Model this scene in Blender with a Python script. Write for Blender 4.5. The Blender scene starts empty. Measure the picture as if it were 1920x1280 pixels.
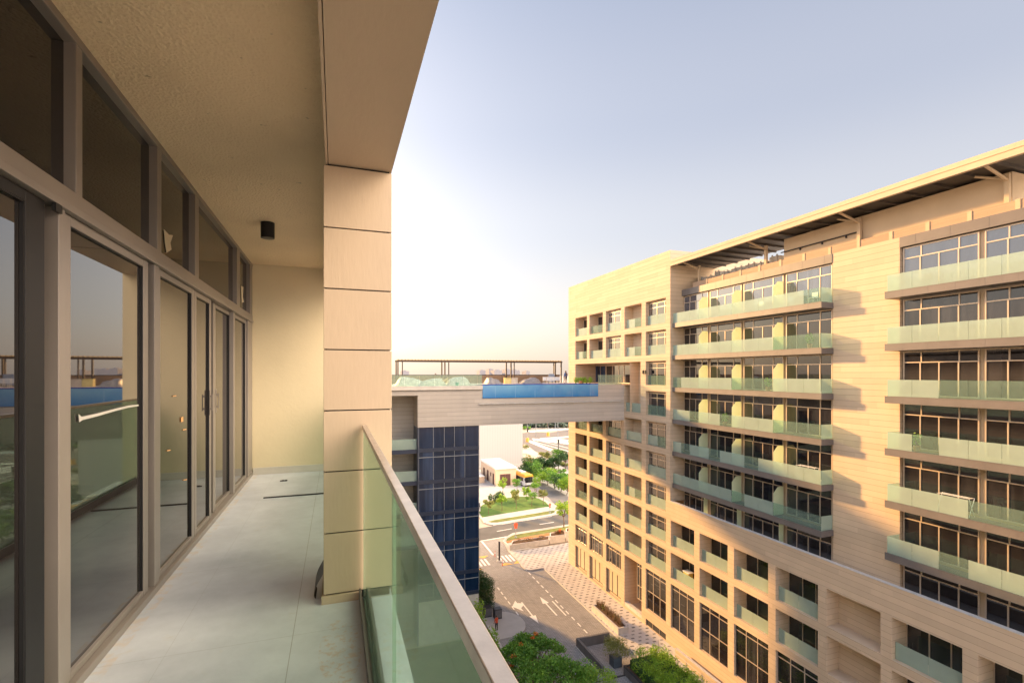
import bpy, math, random
from math import radians, sin, cos, tan, atan, pi
random.seed(7)
scene = bpy.context.scene
COL = scene.collection

# ---------------------------------------------------------------- camera, sky, sun
H = 29.04                       # eye height over the courtyard
PSI = radians(19.64)            # camera turned right of the balcony's direction (+Y)
FPX = 924.5
cam_d = bpy.data.cameras.new("camera"); cam = bpy.data.objects.new("camera", cam_d)
COL.objects.link(cam); scene.camera = cam
cam.location = (0, 0, H); cam.rotation_euler = (radians(90), 0, -PSI)
cam_d.sensor_width = 36; cam_d.lens = FPX / 1920 * 36
cam_d.shift_y = 60 / 1920; cam_d.clip_start = 0.05; cam_d.clip_end = 6000

SUN_EL = radians(15.0); SUN_AZ = radians(-27.5)      # azimuth from +Y towards +X
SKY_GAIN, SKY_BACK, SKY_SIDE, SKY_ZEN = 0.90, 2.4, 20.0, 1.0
world = bpy.data.worlds.new("World"); scene.world = world; world.use_nodes = True
wn = world.node_tree; wn.nodes.clear()
sky = wn.nodes.new("ShaderNodeTexSky"); sky.sky_type = 'NISHITA'; sky.sun_disc = False
sky.sun_elevation = SUN_EL; sky.sun_rotation = SUN_AZ
sky.air_density = 1.0; sky.dust_density = 3.0; sky.ozone_density = 1.5
bg = wn.nodes.new("ShaderNodeBackground"); bg.inputs[1].default_value = 0.15
wo = wn.nodes.new("ShaderNodeOutputWorld")
def wmath(op, a, b=None, clamp=False):
    n = wn.nodes.new("ShaderNodeMath"); n.operation = op; n.use_clamp = clamp
    for i, v in enumerate((a, b)):
        if v is None: continue
        if isinstance(v, (int, float)): n.inputs[i].default_value = v
        else: wn.links.new(v, n.inputs[i])
    return n.outputs[0]
def wdot(vec):
    n = wn.nodes.new("ShaderNodeVectorMath"); n.operation = 'DOT_PRODUCT'; n.inputs[1].default_value = vec
    wn.links.new(tc.outputs['Generated'], n.inputs[0]); return n.outputs['Value']
def wsmooth(v, lo, hi):
    n = wn.nodes.new("ShaderNodeMapRange"); n.interpolation_type = 'SMOOTHSTEP'
    n.inputs[1].default_value = lo; n.inputs[2].default_value = hi; wn.links.new(v, n.inputs[0]); return n.outputs[0]
tc = wn.nodes.new("ShaderNodeTexCoord")
sep = wn.nodes.new("ShaderNodeSeparateXYZ"); wn.links.new(tc.outputs['Generated'], sep.inputs[0])
cr = wn.nodes.new("ShaderNodeValToRGB"); cr.color_ramp.interpolation = 'EASE'       # hazy evening air by height
for i, (p, c) in enumerate(((0.0, (1.02,.85,.73)), (.12, (.97,.87,.81)), (.28, (.80,.78,.81)), (.45, (.62,.635,.73)), (.75, (.42,.47,.62)))):
    e = cr.color_ramp.elements[i] if i < 2 else cr.color_ramp.elements.new(p)
    e.position = p; e.color = (*c, 1)
wn.links.new(sep.outputs[2], cr.inputs[0])
sd = (sin(SUN_AZ)*cos(SUN_EL), cos(SUN_AZ)*cos(SUN_EL), sin(SUN_EL))
glow = wmath('POWER', wmath('MAXIMUM', wdot(sd), 0.0), 7.0)
far = wsmooth(wdot((-.50, -.866, .0)), -.10, .75)                                      # unseen sky behind the camera raised, added fill for facade and balcony
side = wsmooth(wdot((.74, -.34, .57)), .79, .98)                                       # added glow high to the right, outside the view, lights the balcony
zen = wsmooth(sep.outputs[2], .62, .95)  # overhead sky, above the view, raised as added fill too
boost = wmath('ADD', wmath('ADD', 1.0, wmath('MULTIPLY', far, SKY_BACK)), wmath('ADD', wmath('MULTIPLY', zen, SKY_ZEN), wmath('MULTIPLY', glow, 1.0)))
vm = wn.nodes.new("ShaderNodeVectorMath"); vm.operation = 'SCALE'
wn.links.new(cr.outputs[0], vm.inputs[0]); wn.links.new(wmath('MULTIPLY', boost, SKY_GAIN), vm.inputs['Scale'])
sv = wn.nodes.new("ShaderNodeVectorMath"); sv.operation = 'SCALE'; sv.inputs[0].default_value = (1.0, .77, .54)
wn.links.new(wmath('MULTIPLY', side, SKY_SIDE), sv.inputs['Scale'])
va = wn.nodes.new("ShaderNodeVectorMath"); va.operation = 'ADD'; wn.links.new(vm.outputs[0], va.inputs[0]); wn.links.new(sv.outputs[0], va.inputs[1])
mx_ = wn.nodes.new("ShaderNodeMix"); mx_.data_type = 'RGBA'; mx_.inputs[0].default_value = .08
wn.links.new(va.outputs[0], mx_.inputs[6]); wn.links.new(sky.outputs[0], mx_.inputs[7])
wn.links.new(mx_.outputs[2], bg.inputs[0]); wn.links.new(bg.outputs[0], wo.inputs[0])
sun_d = bpy.data.lights.new("sun", 'SUN'); sun_d.energy = 2.0; sun_d.angle = radians(3.0)
sun_d.color = (1.0, 0.56, 0.20)
sun = bpy.data.objects.new("sun", sun_d); COL.objects.link(sun)
sun.location = (-30, 60, 60)
sun.rotation_euler = (radians(90) - SUN_EL, 0, pi - SUN_AZ)
scene.view_settings.view_transform = 'Standard'; scene.view_settings.look = 'None'
scene.view_settings.gamma = 1.0; scene.view_settings.exposure = 2.6
scene.cycles.max_bounces = 10; scene.cycles.transparent_max_bounces = 16
scene.cycles.diffuse_bounces = 5; scene.cycles.glossy_bounces = 4

# ---------------------------------------------------------------- helpers
def P(px, py, z=0.0):
    """world x,y of the point seen at photo pixel (1920 wide) lying at height z"""
    d = FPX * (H - z) / (py - 700.0); t = (px - 960) / FPX
    return (d * sin(PSI) + t * d * cos(PSI), d * cos(PSI) - t * d * sin(PSI))
def YX(px, X):
    return X / tan(PSI + atan((px - 960) / FPX))
def tag(o, label=None, cat=None, group=None, kind=None):
    if label: o['label'] = label
    if cat: o['category'] = cat
    if group: o['group'] = group
    if kind: o['kind'] = kind
    return o
class MB:
    def __init__(s): s.v = []; s.f = []; s.m = []; s.mi = 0
    def face(s, pts):
        n = len(s.v); s.v += [tuple(p) for p in pts]; s.f.append(tuple(range(n, n + len(pts)))); s.m.append(s.mi)
    def box(s, x0, x1, y0, y1, z0, z1):
        n = len(s.v)
        s.v += [(x0,y0,z0),(x1,y0,z0),(x1,y1,z0),(x0,y1,z0),(x0,y0,z1),(x1,y0,z1),(x1,y1,z1),(x0,y1,z1)]
        for q in ((0,3,2,1),(4,5,6,7),(0,1,5,4),(1,2,6,5),(2,3,7,6),(3,0,4,7)):
            s.f.append(tuple(n + i for i in q)); s.m.append(s.mi)
        return s
    def bar(s, a, b, r0, r1=None, n=6):
        r1 = r0 if r1 is None else r1
        ax = [b[i] - a[i] for i in range(3)]; L = math.sqrt(sum(c*c for c in ax)) or 1e-6
        w = [c / L for c in ax]
        u = (0,0,1) if abs(w[2]) < .9 else (1,0,0)
        e = (u[1]*w[2]-u[2]*w[1], u[2]*w[0]-u[0]*w[2], u[0]*w[1]-u[1]*w[0])
        l = math.sqrt(sum(c*c for c in e)); e = [c/l for c in e]
        g = (w[1]*e[2]-w[2]*e[1], w[2]*e[0]-w[0]*e[2], w[0]*e[1]-w[1]*e[0])
        k = len(s.v)
        for c, r in ((a, r0), (b, r1)):
            for i in range(n):
                t = 2*pi*i/n
                s.v.append(tuple(c[j] + r*(cos(t)*e[j] + sin(t)*g[j]) for j in range(3)))
        for i in range(n):
            j = (i+1) % n; s.f.append((k+i, k+j, k+n+j, k+n+i)); s.m.append(s.mi)
        s.f.append(tuple(k+i for i in reversed(range(n)))); s.m.append(s.mi)
        s.f.append(tuple(k+n+i for i in range(n))); s.m.append(s.mi)
        return s
    def prism(s, poly, z0, z1):
        n = len(poly); k = len(s.v)
        a = sum(poly[i][0]*poly[(i+1)%n][1]-poly[(i+1)%n][0]*poly[i][1] for i in range(n))
        if a < 0: poly = poly[::-1]
        s.v += [(p[0],p[1],z0) for p in poly] + [(p[0],p[1],z1) for p in poly]
        s.f.append(tuple(k+i for i in reversed(range(n)))); s.m.append(s.mi)
        s.f.append(tuple(k+n+i for i in range(n))); s.m.append(s.mi)
        for i in range(n):
            j = (i+1) % n; s.f.append((k+i,k+j,k+n+j,k+n+i)); s.m.append(s.mi)
        return s
    def build(s, name, mat, parent=None, loc=(0,0,0), smooth=False, bevel=0):
        me = bpy.data.meshes.new(name)
        off = parent.location if (parent is not None and parent.type == 'EMPTY') else None
        ox = oy = oz = 0
        if parent is not None:
            p = parent
            while p is not None: ox += p.location[0]; oy += p.location[1]; oz += p.location[2]; p = p.parent
        else: ox, oy, oz = loc
        me.from_pydata([(a-ox, b-oy, c-oz) for a,b,c in s.v], [], s.f)
        for mm in (mat if isinstance(mat, (list, tuple)) else [mat]): me.materials.append(mm)
        if isinstance(mat, (list, tuple)):
            for p_, i in zip(me.polygons, s.m): p_.material_index = i
        if smooth:
            for p_ in me.polygons: p_.use_smooth = True
        me.update()
        o = bpy.data.objects.new(name, me); COL.objects.link(o)
        if parent is not None: o.parent = parent
        else: o.location = loc
        if bevel:
            b = o.modifiers.new("bevel", 'BEVEL'); b.width = bevel; b.segments = 2; b.limit_method = 'ANGLE'
        return o
def empty(name, loc, label, cat, group=None):
    o = bpy.data.objects.new(name, None); COL.objects.link(o); o.location = loc
    o.empty_display_size = .3
    return tag(o, label, cat, group)

# ---------------------------------------------------------------- materials
def newmat(name):
    m = bpy.data.materials.new(name); m.use_nodes = True
    nt = m.node_tree; return m, nt, nt.nodes['Principled BSDF']
def N(nt, t, **kw):
    n = nt.nodes.new(t)
    for k, v in kw.items():
        if k in n.inputs.keys(): n.inputs[k].default_value = v
        else: setattr(n, k, v)
    return n
def mth(nt, op, a, b=None):
    n = nt.nodes.new("ShaderNodeMath"); n.operation = op
    for i, v in enumerate((a, b)):
        if v is None: continue
        if isinstance(v, (int, float)): n.inputs[i].default_value = v
        else: nt.links.new(v, n.inputs[i])
    return n.outputs[0]
def mixc(nt, fac, a, b, typ='MIX'):
    n = nt.nodes.new("ShaderNodeMix"); n.data_type = 'RGBA'; n.blend_type = typ
    if isinstance(fac, (int, float)): n.inputs[0].default_value = fac
    else: nt.links.new(fac, n.inputs[0])
    for i, v in ((6, a), (7, b)):
        if isinstance(v, tuple): n.inputs[i].default_value = (*v, 1)[:4]
        else: nt.links.new(v, n.inputs[i])
    return n.outputs[2]
def noise(nt, scale, detail=4, vec=None, rough=.55):
    n = N(nt, "ShaderNodeTexNoise"); n.inputs['Scale'].default_value = scale; n.inputs['Detail'].default_value = detail
    n.inputs['Roughness'].default_value = rough
    if vec is None:
        g = N(nt, "ShaderNodeNewGeometry"); vec = g.outputs['Position']
    nt.links.new(vec, n.inputs['Vector']); return n.outputs[0]
def posxyz(nt):
    g = N(nt, "ShaderNodeNewGeometry"); s = N(nt, "ShaderNodeSeparateXYZ"); nt.links.new(g.outputs['Position'], s.inputs[0])
    return s.outputs
def ramp(nt, v, lo, hi):
    n = N(nt, "ShaderNodeMapRange"); n.inputs[1].default_value = lo; n.inputs[2].default_value = hi
    nt.links.new(v, n.inputs[0]); return n.outputs[0]
def bump(nt, h, bs, strength=.3, dist=.01):
    b = N(nt, "ShaderNodeBump"); b.inputs['Strength'].default_value = strength; b.inputs['Distance'].default_value = dist
    nt.links.new(h, b.inputs['Height']); nt.links.new(b.outputs[0], bs.inputs['Normal'])
def plain(name, col, rough=.6, metal=0, var=.12, sc=3.0, bmp=0, bsc=60, ior=1.45):
    m, nt, bs = newmat(name)
    n = ramp(nt, noise(nt, sc), .3, .7)
    d = tuple(c*(1-var) for c in col); l = tuple(min(1, c*(1+var)) for c in col)
    nt.links.new(mixc(nt, n, d, l), bs.inputs['Base Color'])
    bs.inputs['Roughness'].default_value = rough; bs.inputs['Metallic'].default_value = metal
    bs.inputs['IOR'].default_value = ior
    if bmp: bump(nt, noise(nt, bsc, 6), bs, bmp)
    return m
def siding(name, col, pitch=.4, off=0.0, var=.1, rough=.55):
    """cladding boards: a thin joint every pitch metres of height, butt joints, faint weathering"""
    m, nt, bs = newmat(name)
    x, y, z = posxyz(nt)
    zz = mth(nt, 'DIVIDE', mth(nt, 'ADD', z, off), pitch)
    fr = mth(nt, 'FRACT', zz); row = mth(nt, 'FLOOR', zz)
    joint = mth(nt, 'LESS_THAN', fr, .055)
    along = mth(nt, 'ADD', mth(nt, 'ADD', x, y), mth(nt, 'MULTIPLY', row, 1.37))
    br = mth(nt, 'FLOOR', mth(nt, 'DIVIDE', along, 3.6))
    wn_ = N(nt, "ShaderNodeTexWhiteNoise"); wn_.noise_dimensions = '2D'
    cb = N(nt, "ShaderNodeCombineXYZ"); nt.links.new(row, cb.inputs[0]); nt.links.new(br, cb.inputs[1])
    nt.links.new(cb.outputs[0], wn_.inputs['Vector'])
    mp = N(nt, "ShaderNodeMapping"); g = N(nt, "ShaderNodeNewGeometry")
    mp.inputs['Scale'].default_value = (1.2, 1.2, .25); nt.links.new(g.outputs['Position'], mp.inputs[0])
    streak = ramp(nt, noise(nt, 1.0, 5, mp.outputs[0]), .3, .75)
    a = mixc(nt, wn_.outputs[0], tuple(c*(1-var*.6) for c in col), tuple(min(1,c*(1+var*.6)) for c in col))
    b = mixc(nt, mth(nt, 'MULTIPLY', streak, .22), a, tuple(c*.72 for c in col))
    c = mixc(nt, joint, b, tuple(k*.62 for k in col))
    nt.links.new(c, bs.inputs['Base Color']); bs.inputs['Roughness'].default_value = .85; bs.inputs['Specular IOR Level'].default_value = .15
    bump(nt, mth(nt, 'SUBTRACT', 1.0, joint), bs, .6, .02)
    return m
def glassy(name, tint, body, fac, rough=.03, trl=.0):
    """balustrade glass: tinted see-through mixed with a faintly milky coated pane"""
    m, nt, bs = newmat(name)
    bs.inputs['Roughness'].default_value = rough; bs.inputs['IOR'].default_value = 1.5
    nn = ramp(nt, noise(nt, 1.3, 4), .3, .7)
    nt.links.new(mixc(nt, nn, tuple(c*.92 for c in body), body), bs.inputs['Base Color'])
    tr = N(nt, "ShaderNodeBsdfTransparent"); tr.inputs[0].default_value = (*tint, 1)
    mx = N(nt, "ShaderNodeMixShader"); mx.inputs[0].default_value = fac
    nt.links.new(tr.outputs[0], mx.inputs[1]); nt.links.new(bs.outputs[0], mx.inputs[2])
    if trl:
        tl = N(nt, "ShaderNodeBsdfTranslucent"); tl.inputs[0].default_value = (*body, 1)
        m2 = N(nt, "ShaderNodeMixShader"); m2.inputs[0].default_value = trl
        nt.links.new(bs.outputs[0], m2.inputs[1]); nt.links.new(tl.outputs[0], m2.inputs[2]); nt.links.new(m2.outputs[0], mx.inputs[2])
    out = nt.nodes['Material Output']; nt.links.new(mx.outputs[0], out.inputs[0])
    return m
def winglass(name, col, ior=2.0, rough=.02, var=.5, wav=.06):
    m, nt, bs = newmat(name)
    oi = N(nt, "ShaderNodeObjectInfo")
    g = N(nt, "ShaderNodeNewGeometry")
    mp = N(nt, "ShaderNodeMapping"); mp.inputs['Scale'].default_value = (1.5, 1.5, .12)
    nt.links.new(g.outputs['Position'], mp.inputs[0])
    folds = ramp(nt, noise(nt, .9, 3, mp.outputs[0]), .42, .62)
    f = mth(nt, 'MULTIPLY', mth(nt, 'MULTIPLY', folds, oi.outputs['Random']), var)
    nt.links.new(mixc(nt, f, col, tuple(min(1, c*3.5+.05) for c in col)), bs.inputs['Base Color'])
    bs.inputs['Roughness'].default_value = rough; bs.inputs['IOR'].default_value = ior
    bump(nt, noise(nt, .6, 2), bs, wav, .02)
    return m
M = {}
M['siding_gold'] = siding('beige_cladding', (.545, .42, .295), .41, var=.12)
M['siding_bridge'] = siding('bridge_cladding', (.49, .435, .375), .46)
M['render_cream'] = plain('cream_panels', (.50, .39, .27), .9, var=.06, sc=.6)
M['fascia'] = plain('taupe_metal_panels', (.135, .120, .115), .45, var=.1, sc=.8)
M['frame_warm'] = plain('bronze_aluminium', (.52, .42, .33), .35, .35, var=.05)
M['glass_bal'] = glassy('green_balustrade_glass', (.76, .91, .85), (.62, .71, .63), .42, trl=.22)
M['glass_clear'] = glassy('clear_balustrade_glass', (.82, .93, .88), (.40, .52, .44), .16)
M['glass_div'] = glassy('frosted_divider_glass', (.6, .78, .68), (.80, .84, .64), .86, .3, trl=.5)
M['glass_win'] = winglass('tinted_window_glass', (.012, .011, .014), 1.75, var=.35)
M['glass_sky'] = winglass('mirror_window_glass', (.03, .04, .07), 2.4, var=.3)
M['glass_blue'] = winglass('blue_curtain_wall_glass', (.003, .014, .042), 1.4, var=.5, wav=.3)
M['span_blue'] = plain('navy_spandrel', (.022, .032, .06), .3, var=.1)
M['line_white'] = plain('pale_aluminium_line', (.30, .32, .34), .4, .3)
M['concrete'] = plain('pale_concrete', (.50, .47, .43), .8, var=.12, sc=2, bmp=.2)
M['dark_metal'] = plain('dark_grey_metal', (.045, .045, .05), .45, .3)
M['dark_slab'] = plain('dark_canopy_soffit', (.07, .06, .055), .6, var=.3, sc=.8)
M['white_roof'] = plain('white_roof_membrane', (.72, .68, .62), .8)

# ---------------------------------------------------------------- the opposite building
F = 3.4
X0 = 33.55                       # its street face
XS, XW = 33.80, 35.05            # slab edge and set back wall of the upper storeys
def zF(k): return H + F * k
colpx = [(1078.75,1100.5),(1105,1130.2),(1136,1164.4),(1170.8,1203),(1210.6,1248.5),(1257.5,1301.7),
         (1311.5,1364.4),(1376,1440.4),(1454.2,1533.5),(1549.5,1651),(1671.7,1804.4)]
cols = [(YX(a, X0), YX(b, X0)) for a, b in colpx]
yy = cols[-1][1] - .72
while yy > 1: cols.append((yy, yy - 3.72)); yy -= 4.43
YC, YE = YX(1257, X0) + .02, YX(1066, X0)       # near and far corner of the end block
TOP = H + 13.15; PAR = zF(-4.0)

def wall_quads(mb, X, ya, yb, z0, z1, rects):
    ys = sorted(set([ya, yb] + [r[0] for r in rects] + [r[1] for r in rects]))
    ys = [y for y in ys if ya - 1e-6 <= y <= yb + 1e-6]
    for a, b in zip(ys, ys[1:]):
        mid = (a + b) / 2; cuts = sorted((r[2], r[3]) for r in rects if r[0] < mid < r[1])
        z = z0
        for c0, c1 in cuts + [(z1, z1)]:
            if c0 - z > 1e-4: mb.face([(X,b,z),(X,a,z),(X,a,c0),(X,b,c0)])
            z = max(z, c1)

BLD = empty('apartment_building', (X0, 30, 0), 'long cream clad apartment building across the courtyard with glass balconies and a roof canopy', 'building')
openings = []   # (y0,y1,z0,z1,depth,kind)
OH = .80
for i, (yf, yn) in enumerate(cols):
    kind = 'blank' if i in (3, 9) else ('near' if i in (2, 4) else 'deep')
    for k in range(0, 9):
        if i >= 5 and k < 7: continue
        if i <= 3 and k == 2: continue
        if i == 3 and k == 3: continue
        top = zF(2.41 - k)
        openings.append((yn, yf, top - OH * F, top, {'blank': 1.25, 'near': .5, 'deep': 1.45}[kind], kind, i, k))
    if i <= 2:
        openings.append((yn, yf, zF(-7.26), zF(-6.57), .25, 'shop', i, 9))
        openings.append((yn, yf, zF(-8.43), zF(-7.50), .30, 'shopdoor', i, 10))
    elif i == 3:
        openings.append((yn, yf, .45, zF(-6.57), 2.2, 'entrance', i, 9))
    else:
        openings.append((yn, yf, zF(-7.93), zF(-6.57), .22, 'tall', i, 9))
        if i == 4: openings.append((yn, yf, zF(-8.49), zF(-8.27), .15, 'vent', i, 10))
yt = YX(1201, X0); YB_ = 52.8
ytm = YX(1181, X0)
openings.append((ytm, cols[0][0], H - 1.36, zF(.41), 3.4, 'terrace', 0, 2))
openings.append((yt, ytm-.004, zF(-1.37), zF(.41), 1.25, 'blank', 3, 2))
openings.append((ytm, YB_-.01, zF(-1.37), H-1.37, 1.25, 'blank', 3, 2))
wm = MB()
rects = [(o[0], o[1], o[2], o[3]) for o in openings]
wall_quads(wm, X0, YC, YE, 0, TOP, [r for r in rects if r[0] >= YC - .01])
wall_quads(wm, X0, -8, YC, 0, PAR, [r for r in rects if r[0] < YC - .01])
XB = X0 + 16
# end block returns, top and far end
wm.face([(X0,YC,PAR),(XB,YC,PAR),(XB,YC,TOP),(X0,YC,TOP)])
wm.face([(XB,YE,0),(X0,YE,0),(X0,YE,TOP),(XB,YE,TOP)])
wm.face([(XB,YC,0),(XB,YE,0),(XB,YE,TOP),(XB,YC,TOP)])
# blank wall between the two bays, and both bay back walls
ybl0, ybl1 = YX(1687, XW), YX(1561, XW)
wm.face([(XW,ybl1,PAR-.6),(XW,ybl0,PAR-.6),(XW,ybl0,H+8.97),(XW,ybl1,H+8.97)])
wm.face([(XW,ybl0,PAR-.6),(XW+.3,ybl0,PAR-.6),(XW+.3,ybl0,H+8.97),(XW,ybl0,H+8.97)])
wm.face([(XW,ybl1,PAR-.6),(XW+.3,ybl1,PAR-.6),(XW+.3,ybl1,H+8.97),(XW,ybl1,H+8.97)])
wall = wm.build('wall', M['siding_gold'], BLD)
rm = MB()
for (y0,y1,z0,z1,dp,kind,i,k) in openings:
    X1 = X0 + dp
    rm.mi = 0
    rm.face([(X0,y1,z0),(X0,y1,z1),(X1,y1,z1),(X1,y1,z0)]); rm.face([(X0,y0,z0),(X1,y0,z0),(X1,y0,z1),(X0,y0,z1)])
    rm.face([(X0,y0,z1),(X1,y0,z1),(X1,y1,z1),(X0,y1,z1)])
    rm.face([(X1,y0,z0),(X1,y1,z0),(X1,y1,z1),(X1,y0,z1)])
    rm.face([(X0,y0,z0),(X0,y1,z0),(X1,y1,z0),(X1,y0,z0)])
rec = rm.build('balcony_recess', M['siding_gold'], BLD)
bw = MB()
bw.face([(XW+.3,YC,PAR-.6),(XW+.3,-8,PAR-.6),(XW+.3,-8,H+8.97),(XW+.3,YC,H+8.97)])
bw.build('inner_wall', M['render_cream'], BLD)
rf = MB()
rf.box(X0+.3, XB, -8, YC, PAR-1.0, PAR-.62); rf.box(XW+.3, XB, -8, YC, H+8.6, H+8.9)
rf.box(X0+.01, XB-.01, YC+.01, YE-.01, TOP-.3, TOP-.02)
rf.build('roof', M['white_roof'], BLD)
pc = MB(); pc.box(X0-.03, X0+.30, -8, YC-.01, PAR, PAR+.05); pc.box(X0+.27, X0+.30, -8, YC-.01, PAR-.62, PAR)
pc.build('parapet_cap', M['concrete'], BLD)

def window_frame(y0, y1, z0, z1, X, fr, transom=None, w=.06, proud=.07, upper=None, name='window', mat=None, glass=None, parent=None, low=None):
    """one framed window facing -X; fr = fractions of the vertical bars (far to near)"""
    L = y1 - y0; mb = MB(); gl = MB()
    xa = X - proud
    mb.box(xa, X, y0, y0+w, z0, z1); mb.box(xa, X, y1-w, y1, z0, z1)
    mb.box(xa, X, y0+w, y1-w, z1-w, z1); mb.box(xa, X, y0+w, y1-w, z0, z0+w)
    tz = z1 - transom if transom else None
    for f in fr:
        y = y1 - f*L
        mb.box(xa+.003, X, y-w/2, y+w/2, z0+w, (tz-w/2 if tz else z1-w))
    if tz:
        mb.box(xa-.003, X, y0+w, y1-w, tz-w/2, tz+w/2)
        for f in (upper or fr):
            y = y1 - f*L
            mb.box(xa+.003, X, y-w/2, y+w/2, tz+w/2, z1-w)
    if low:
        mb.box(xa-.002, X, y0+w, y1-w, z0+low-w/2, z0+low+w/2)
    o = mb.build(name, mat or M['frame_warm'], parent)
    xg = X - proud*.35
    gl.face([(xg,y1-.02,z0+.02),(xg,y0+.02,z0+.02),(xg,y0+.02,z1-.02),(xg,y1-.02,z1-.02)])
    gl.build('pane', glass or M['glass_win'], o)
    return o
for (y0,y1,z0,z1,dp,kind,i,k) in openings:
    X1 = X0 + dp - .012
    if kind == 'deep':
        window_frame(y0+.01, y1-.01, z0+.02, z1-.25, X1, (.35,.66), parent=BLD)
    elif kind == 'near':
        window_frame(y0+.01, y1-.01, z0+.02, z1-.22, X1, (.1,.42,.8), transom=.55, parent=BLD, upper=(.1,.42,.8))
    elif kind in ('shop',):
        window_frame(y0, y1, z0, z1, X1, (.15,.33,.62,.85), transom=.5, parent=BLD, name='shop_window')
    elif kind == 'shopdoor':
        window_frame(y0, y1, z0+.3, z1, X1, (.33,.66), parent=BLD, name='shop_front', mat=M['dark_metal'], glass=M['shop_blind'] if 'shop_blind' in M else M['render_cream'], w=.05)
    elif kind == 'tall':
        window_frame(y0, y1, z0, z1, X1, (.34,.67), transom=.5, low=2.1, parent=BLD, name='tall_window', w=.07)
    elif kind == 'vent':
        window_frame(y0, y1, z0, z1, X1, (.33,.66), parent=BLD, name='vent_grille', w=.04, glass=M['dark_metal'])
    elif kind == 'entrance':
        window_frame(y0+.0, y0+1.2, z0+1.9, z1, X0+.25, (.45,), transom=.5, low=1.6, parent=BLD, name='entrance_window')
    elif kind == 'terrace':
        window_frame(y0+.01, y1-3.2, z0, z1-.2, X1, (.16,.3,.42,.56,.7,.84), parent=BLD, name='terrace_window', w=.12)
        window_frame(y1-3.1, y1-.01, z0, z1-.2, X1, (.5,), parent=BLD, name='terrace_window', w=.1, glass=M['glass_blue'])
    if kind in ('deep', 'near', 'blank') and k <= 8 and not (k == 2 and i == 3) and i != 9:
        g = MB(); xg = X0 + .30
        n = 2; L = (y1-y0-.06)/n
        clr = random.random()
        for j in range(n): g.mi = 1 if (clr < .10 or (clr < .22 and j == 0)) else 0; g.box(xg, xg+.018, y0+.03+j*L+.01, y0+.03+(j+1)*L-.01, z0+.02, z0+1.12)
        g.build('glass_balustrade', [M['glass_bal'], M['glass_clear']], BLD)
g = MB(); xg = X0+.30
g.box(xg, xg+.018, yt+.03, YB_-.05, zF(-1.37)+.02, zF(-1.37)+1.1); g.build('glass_balustrade', M['glass_bal'], BLD)
# planter step of the entrance
e = MB(); e.box(X0+.02, X0+.5, cols[3][1]+.01, cols[3][0]-.01, .1, .9); e.build('entrance_planter', M['concrete'], BLD)

# upper storeys: slabs, balustrades, dividers, glazed doors
ZB = [H + 4.87 - 3.4*k for k in range(6)]
left_units = [YC-.02] + [YX(p, XW) for p in (1327, 1390, 1469)] + [YX(1561, XW)]
yr = YX(1658.7, XS)
right_units = [YX(1687, XW), YX(1839, XW)]
while right_units[-1] > 0: right_units.append(right_units[-1] - 4.5)
for k, zb in enumerate(ZB):
    for side in (0, 1):
        ya, yb = ((YX(1540, XS), YC-.03) if side == 0 else (-8, yr))
        s = MB(); s.box(XS, XW-.003, ya, yb, zb, zb+.42); s.box(XS-.012, XS+.06, ya-.012, yb, zb+.42, zb+.46)
        y = ya + 1.1
        while y < yb: s.box(XS-.004, XS, y-.012, y+.012, zb+.0, zb+.42); y += 1.4
        slab = s.build('balcony', M['fascia'], BLD)
        zt = zb+.46
        if side == 0: panes = list(zip(left_units[1:], left_units[:-1])); panes[-1] = (ya+.12, panes[-1][1])
        else: panes = list(zip(right_units[1:], right_units[:-1])); panes[0] = (panes[0][0], yr-.1)
        for (a, b) in panes:
            gm = MB(); n = 3; L = (b-a)/n; clr = random.random()
            for j in range(n):
                gm.mi = 1 if (clr < .16 or (clr < .45 and j == (k+side) % 3)) else 0
                gm.box(XS+.1, XS+.118, a+j*L+.008, a+(j+1)*L-.008, zt, zt+1.07)
            gm.build('glass_balustrade', [M['glass_bal'], M['glass_clear']], slab)
        gm = MB(); yg = (ya+.1) if side == 0 else (yr-.09)
        gm.box(XS+.12, XW-.01, yg-.01, yg+.008, zt, zt+1.07); gm.build('glass_balustrade', M['glass_bal'], slab)
        if side == 0:
            for y in left_units[1:-1]:
                d = MB()
                pts = [(XS+.16, zt), (XW-.01, zt), (XW-.01, zt+2.3), (XS+.62, zt+2.3), (XS+.16, zt+1.8)]
                d.f.append(tuple(range(5))); d.f.append(tuple(reversed(range(5, 10)))); d.m += [0, 0]
                d.v = [(p[0], y-.012, p[1]) for p in pts] + [(p[0], y+.012, p[1]) for p in pts]
                for q in range(5):
                    r = (q+1) % 5; d.f.append((q, q+5, r+5, r)); d.m.append(0)
                d.build('divider_panel', M['glass_div'], slab)
for k in range(7):
    z0 = H + 5.31 - 3.4*k + .04 if k < 6 else PAR - .6
    z1 = H + 8.24 - 3.4*k
    for units in (left_units, right_units):
        for b, a in zip(units, units[1:]):
            window_frame(a+.16, b-.10, z0, z1, XW+.24, (.245,.5,.75), transom=.72, upper=(.26,.76), parent=BLD, name='balcony_door', w=.07, glass=M['glass_sky'] if k == 0 else None)
for side, (ya, yb) in enumerate(((ybl1+.01, YC-.02), (-8, ybl0-.01))):
    s = MB(); s.box(XW-.05, XW+.28, ya, yb, H+8.30, H+8.96)
    y = ya+.6
    while y < yb: s.box(XW-.056, XW-.05, y-.01, y+.01, H+8.30, H+8.96); y += 1.9
    s.build('fascia_band', M['fascia'], BLD)
# dividers on the podium roof
for y in left_units[1:-1]:
    d = MB(); d.box(X0+1.0, XW-.01, y-.012, y+.012, PAR-.6, PAR+1.3); d.build('divider_panel', M['glass_div'], BLD)
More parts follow.
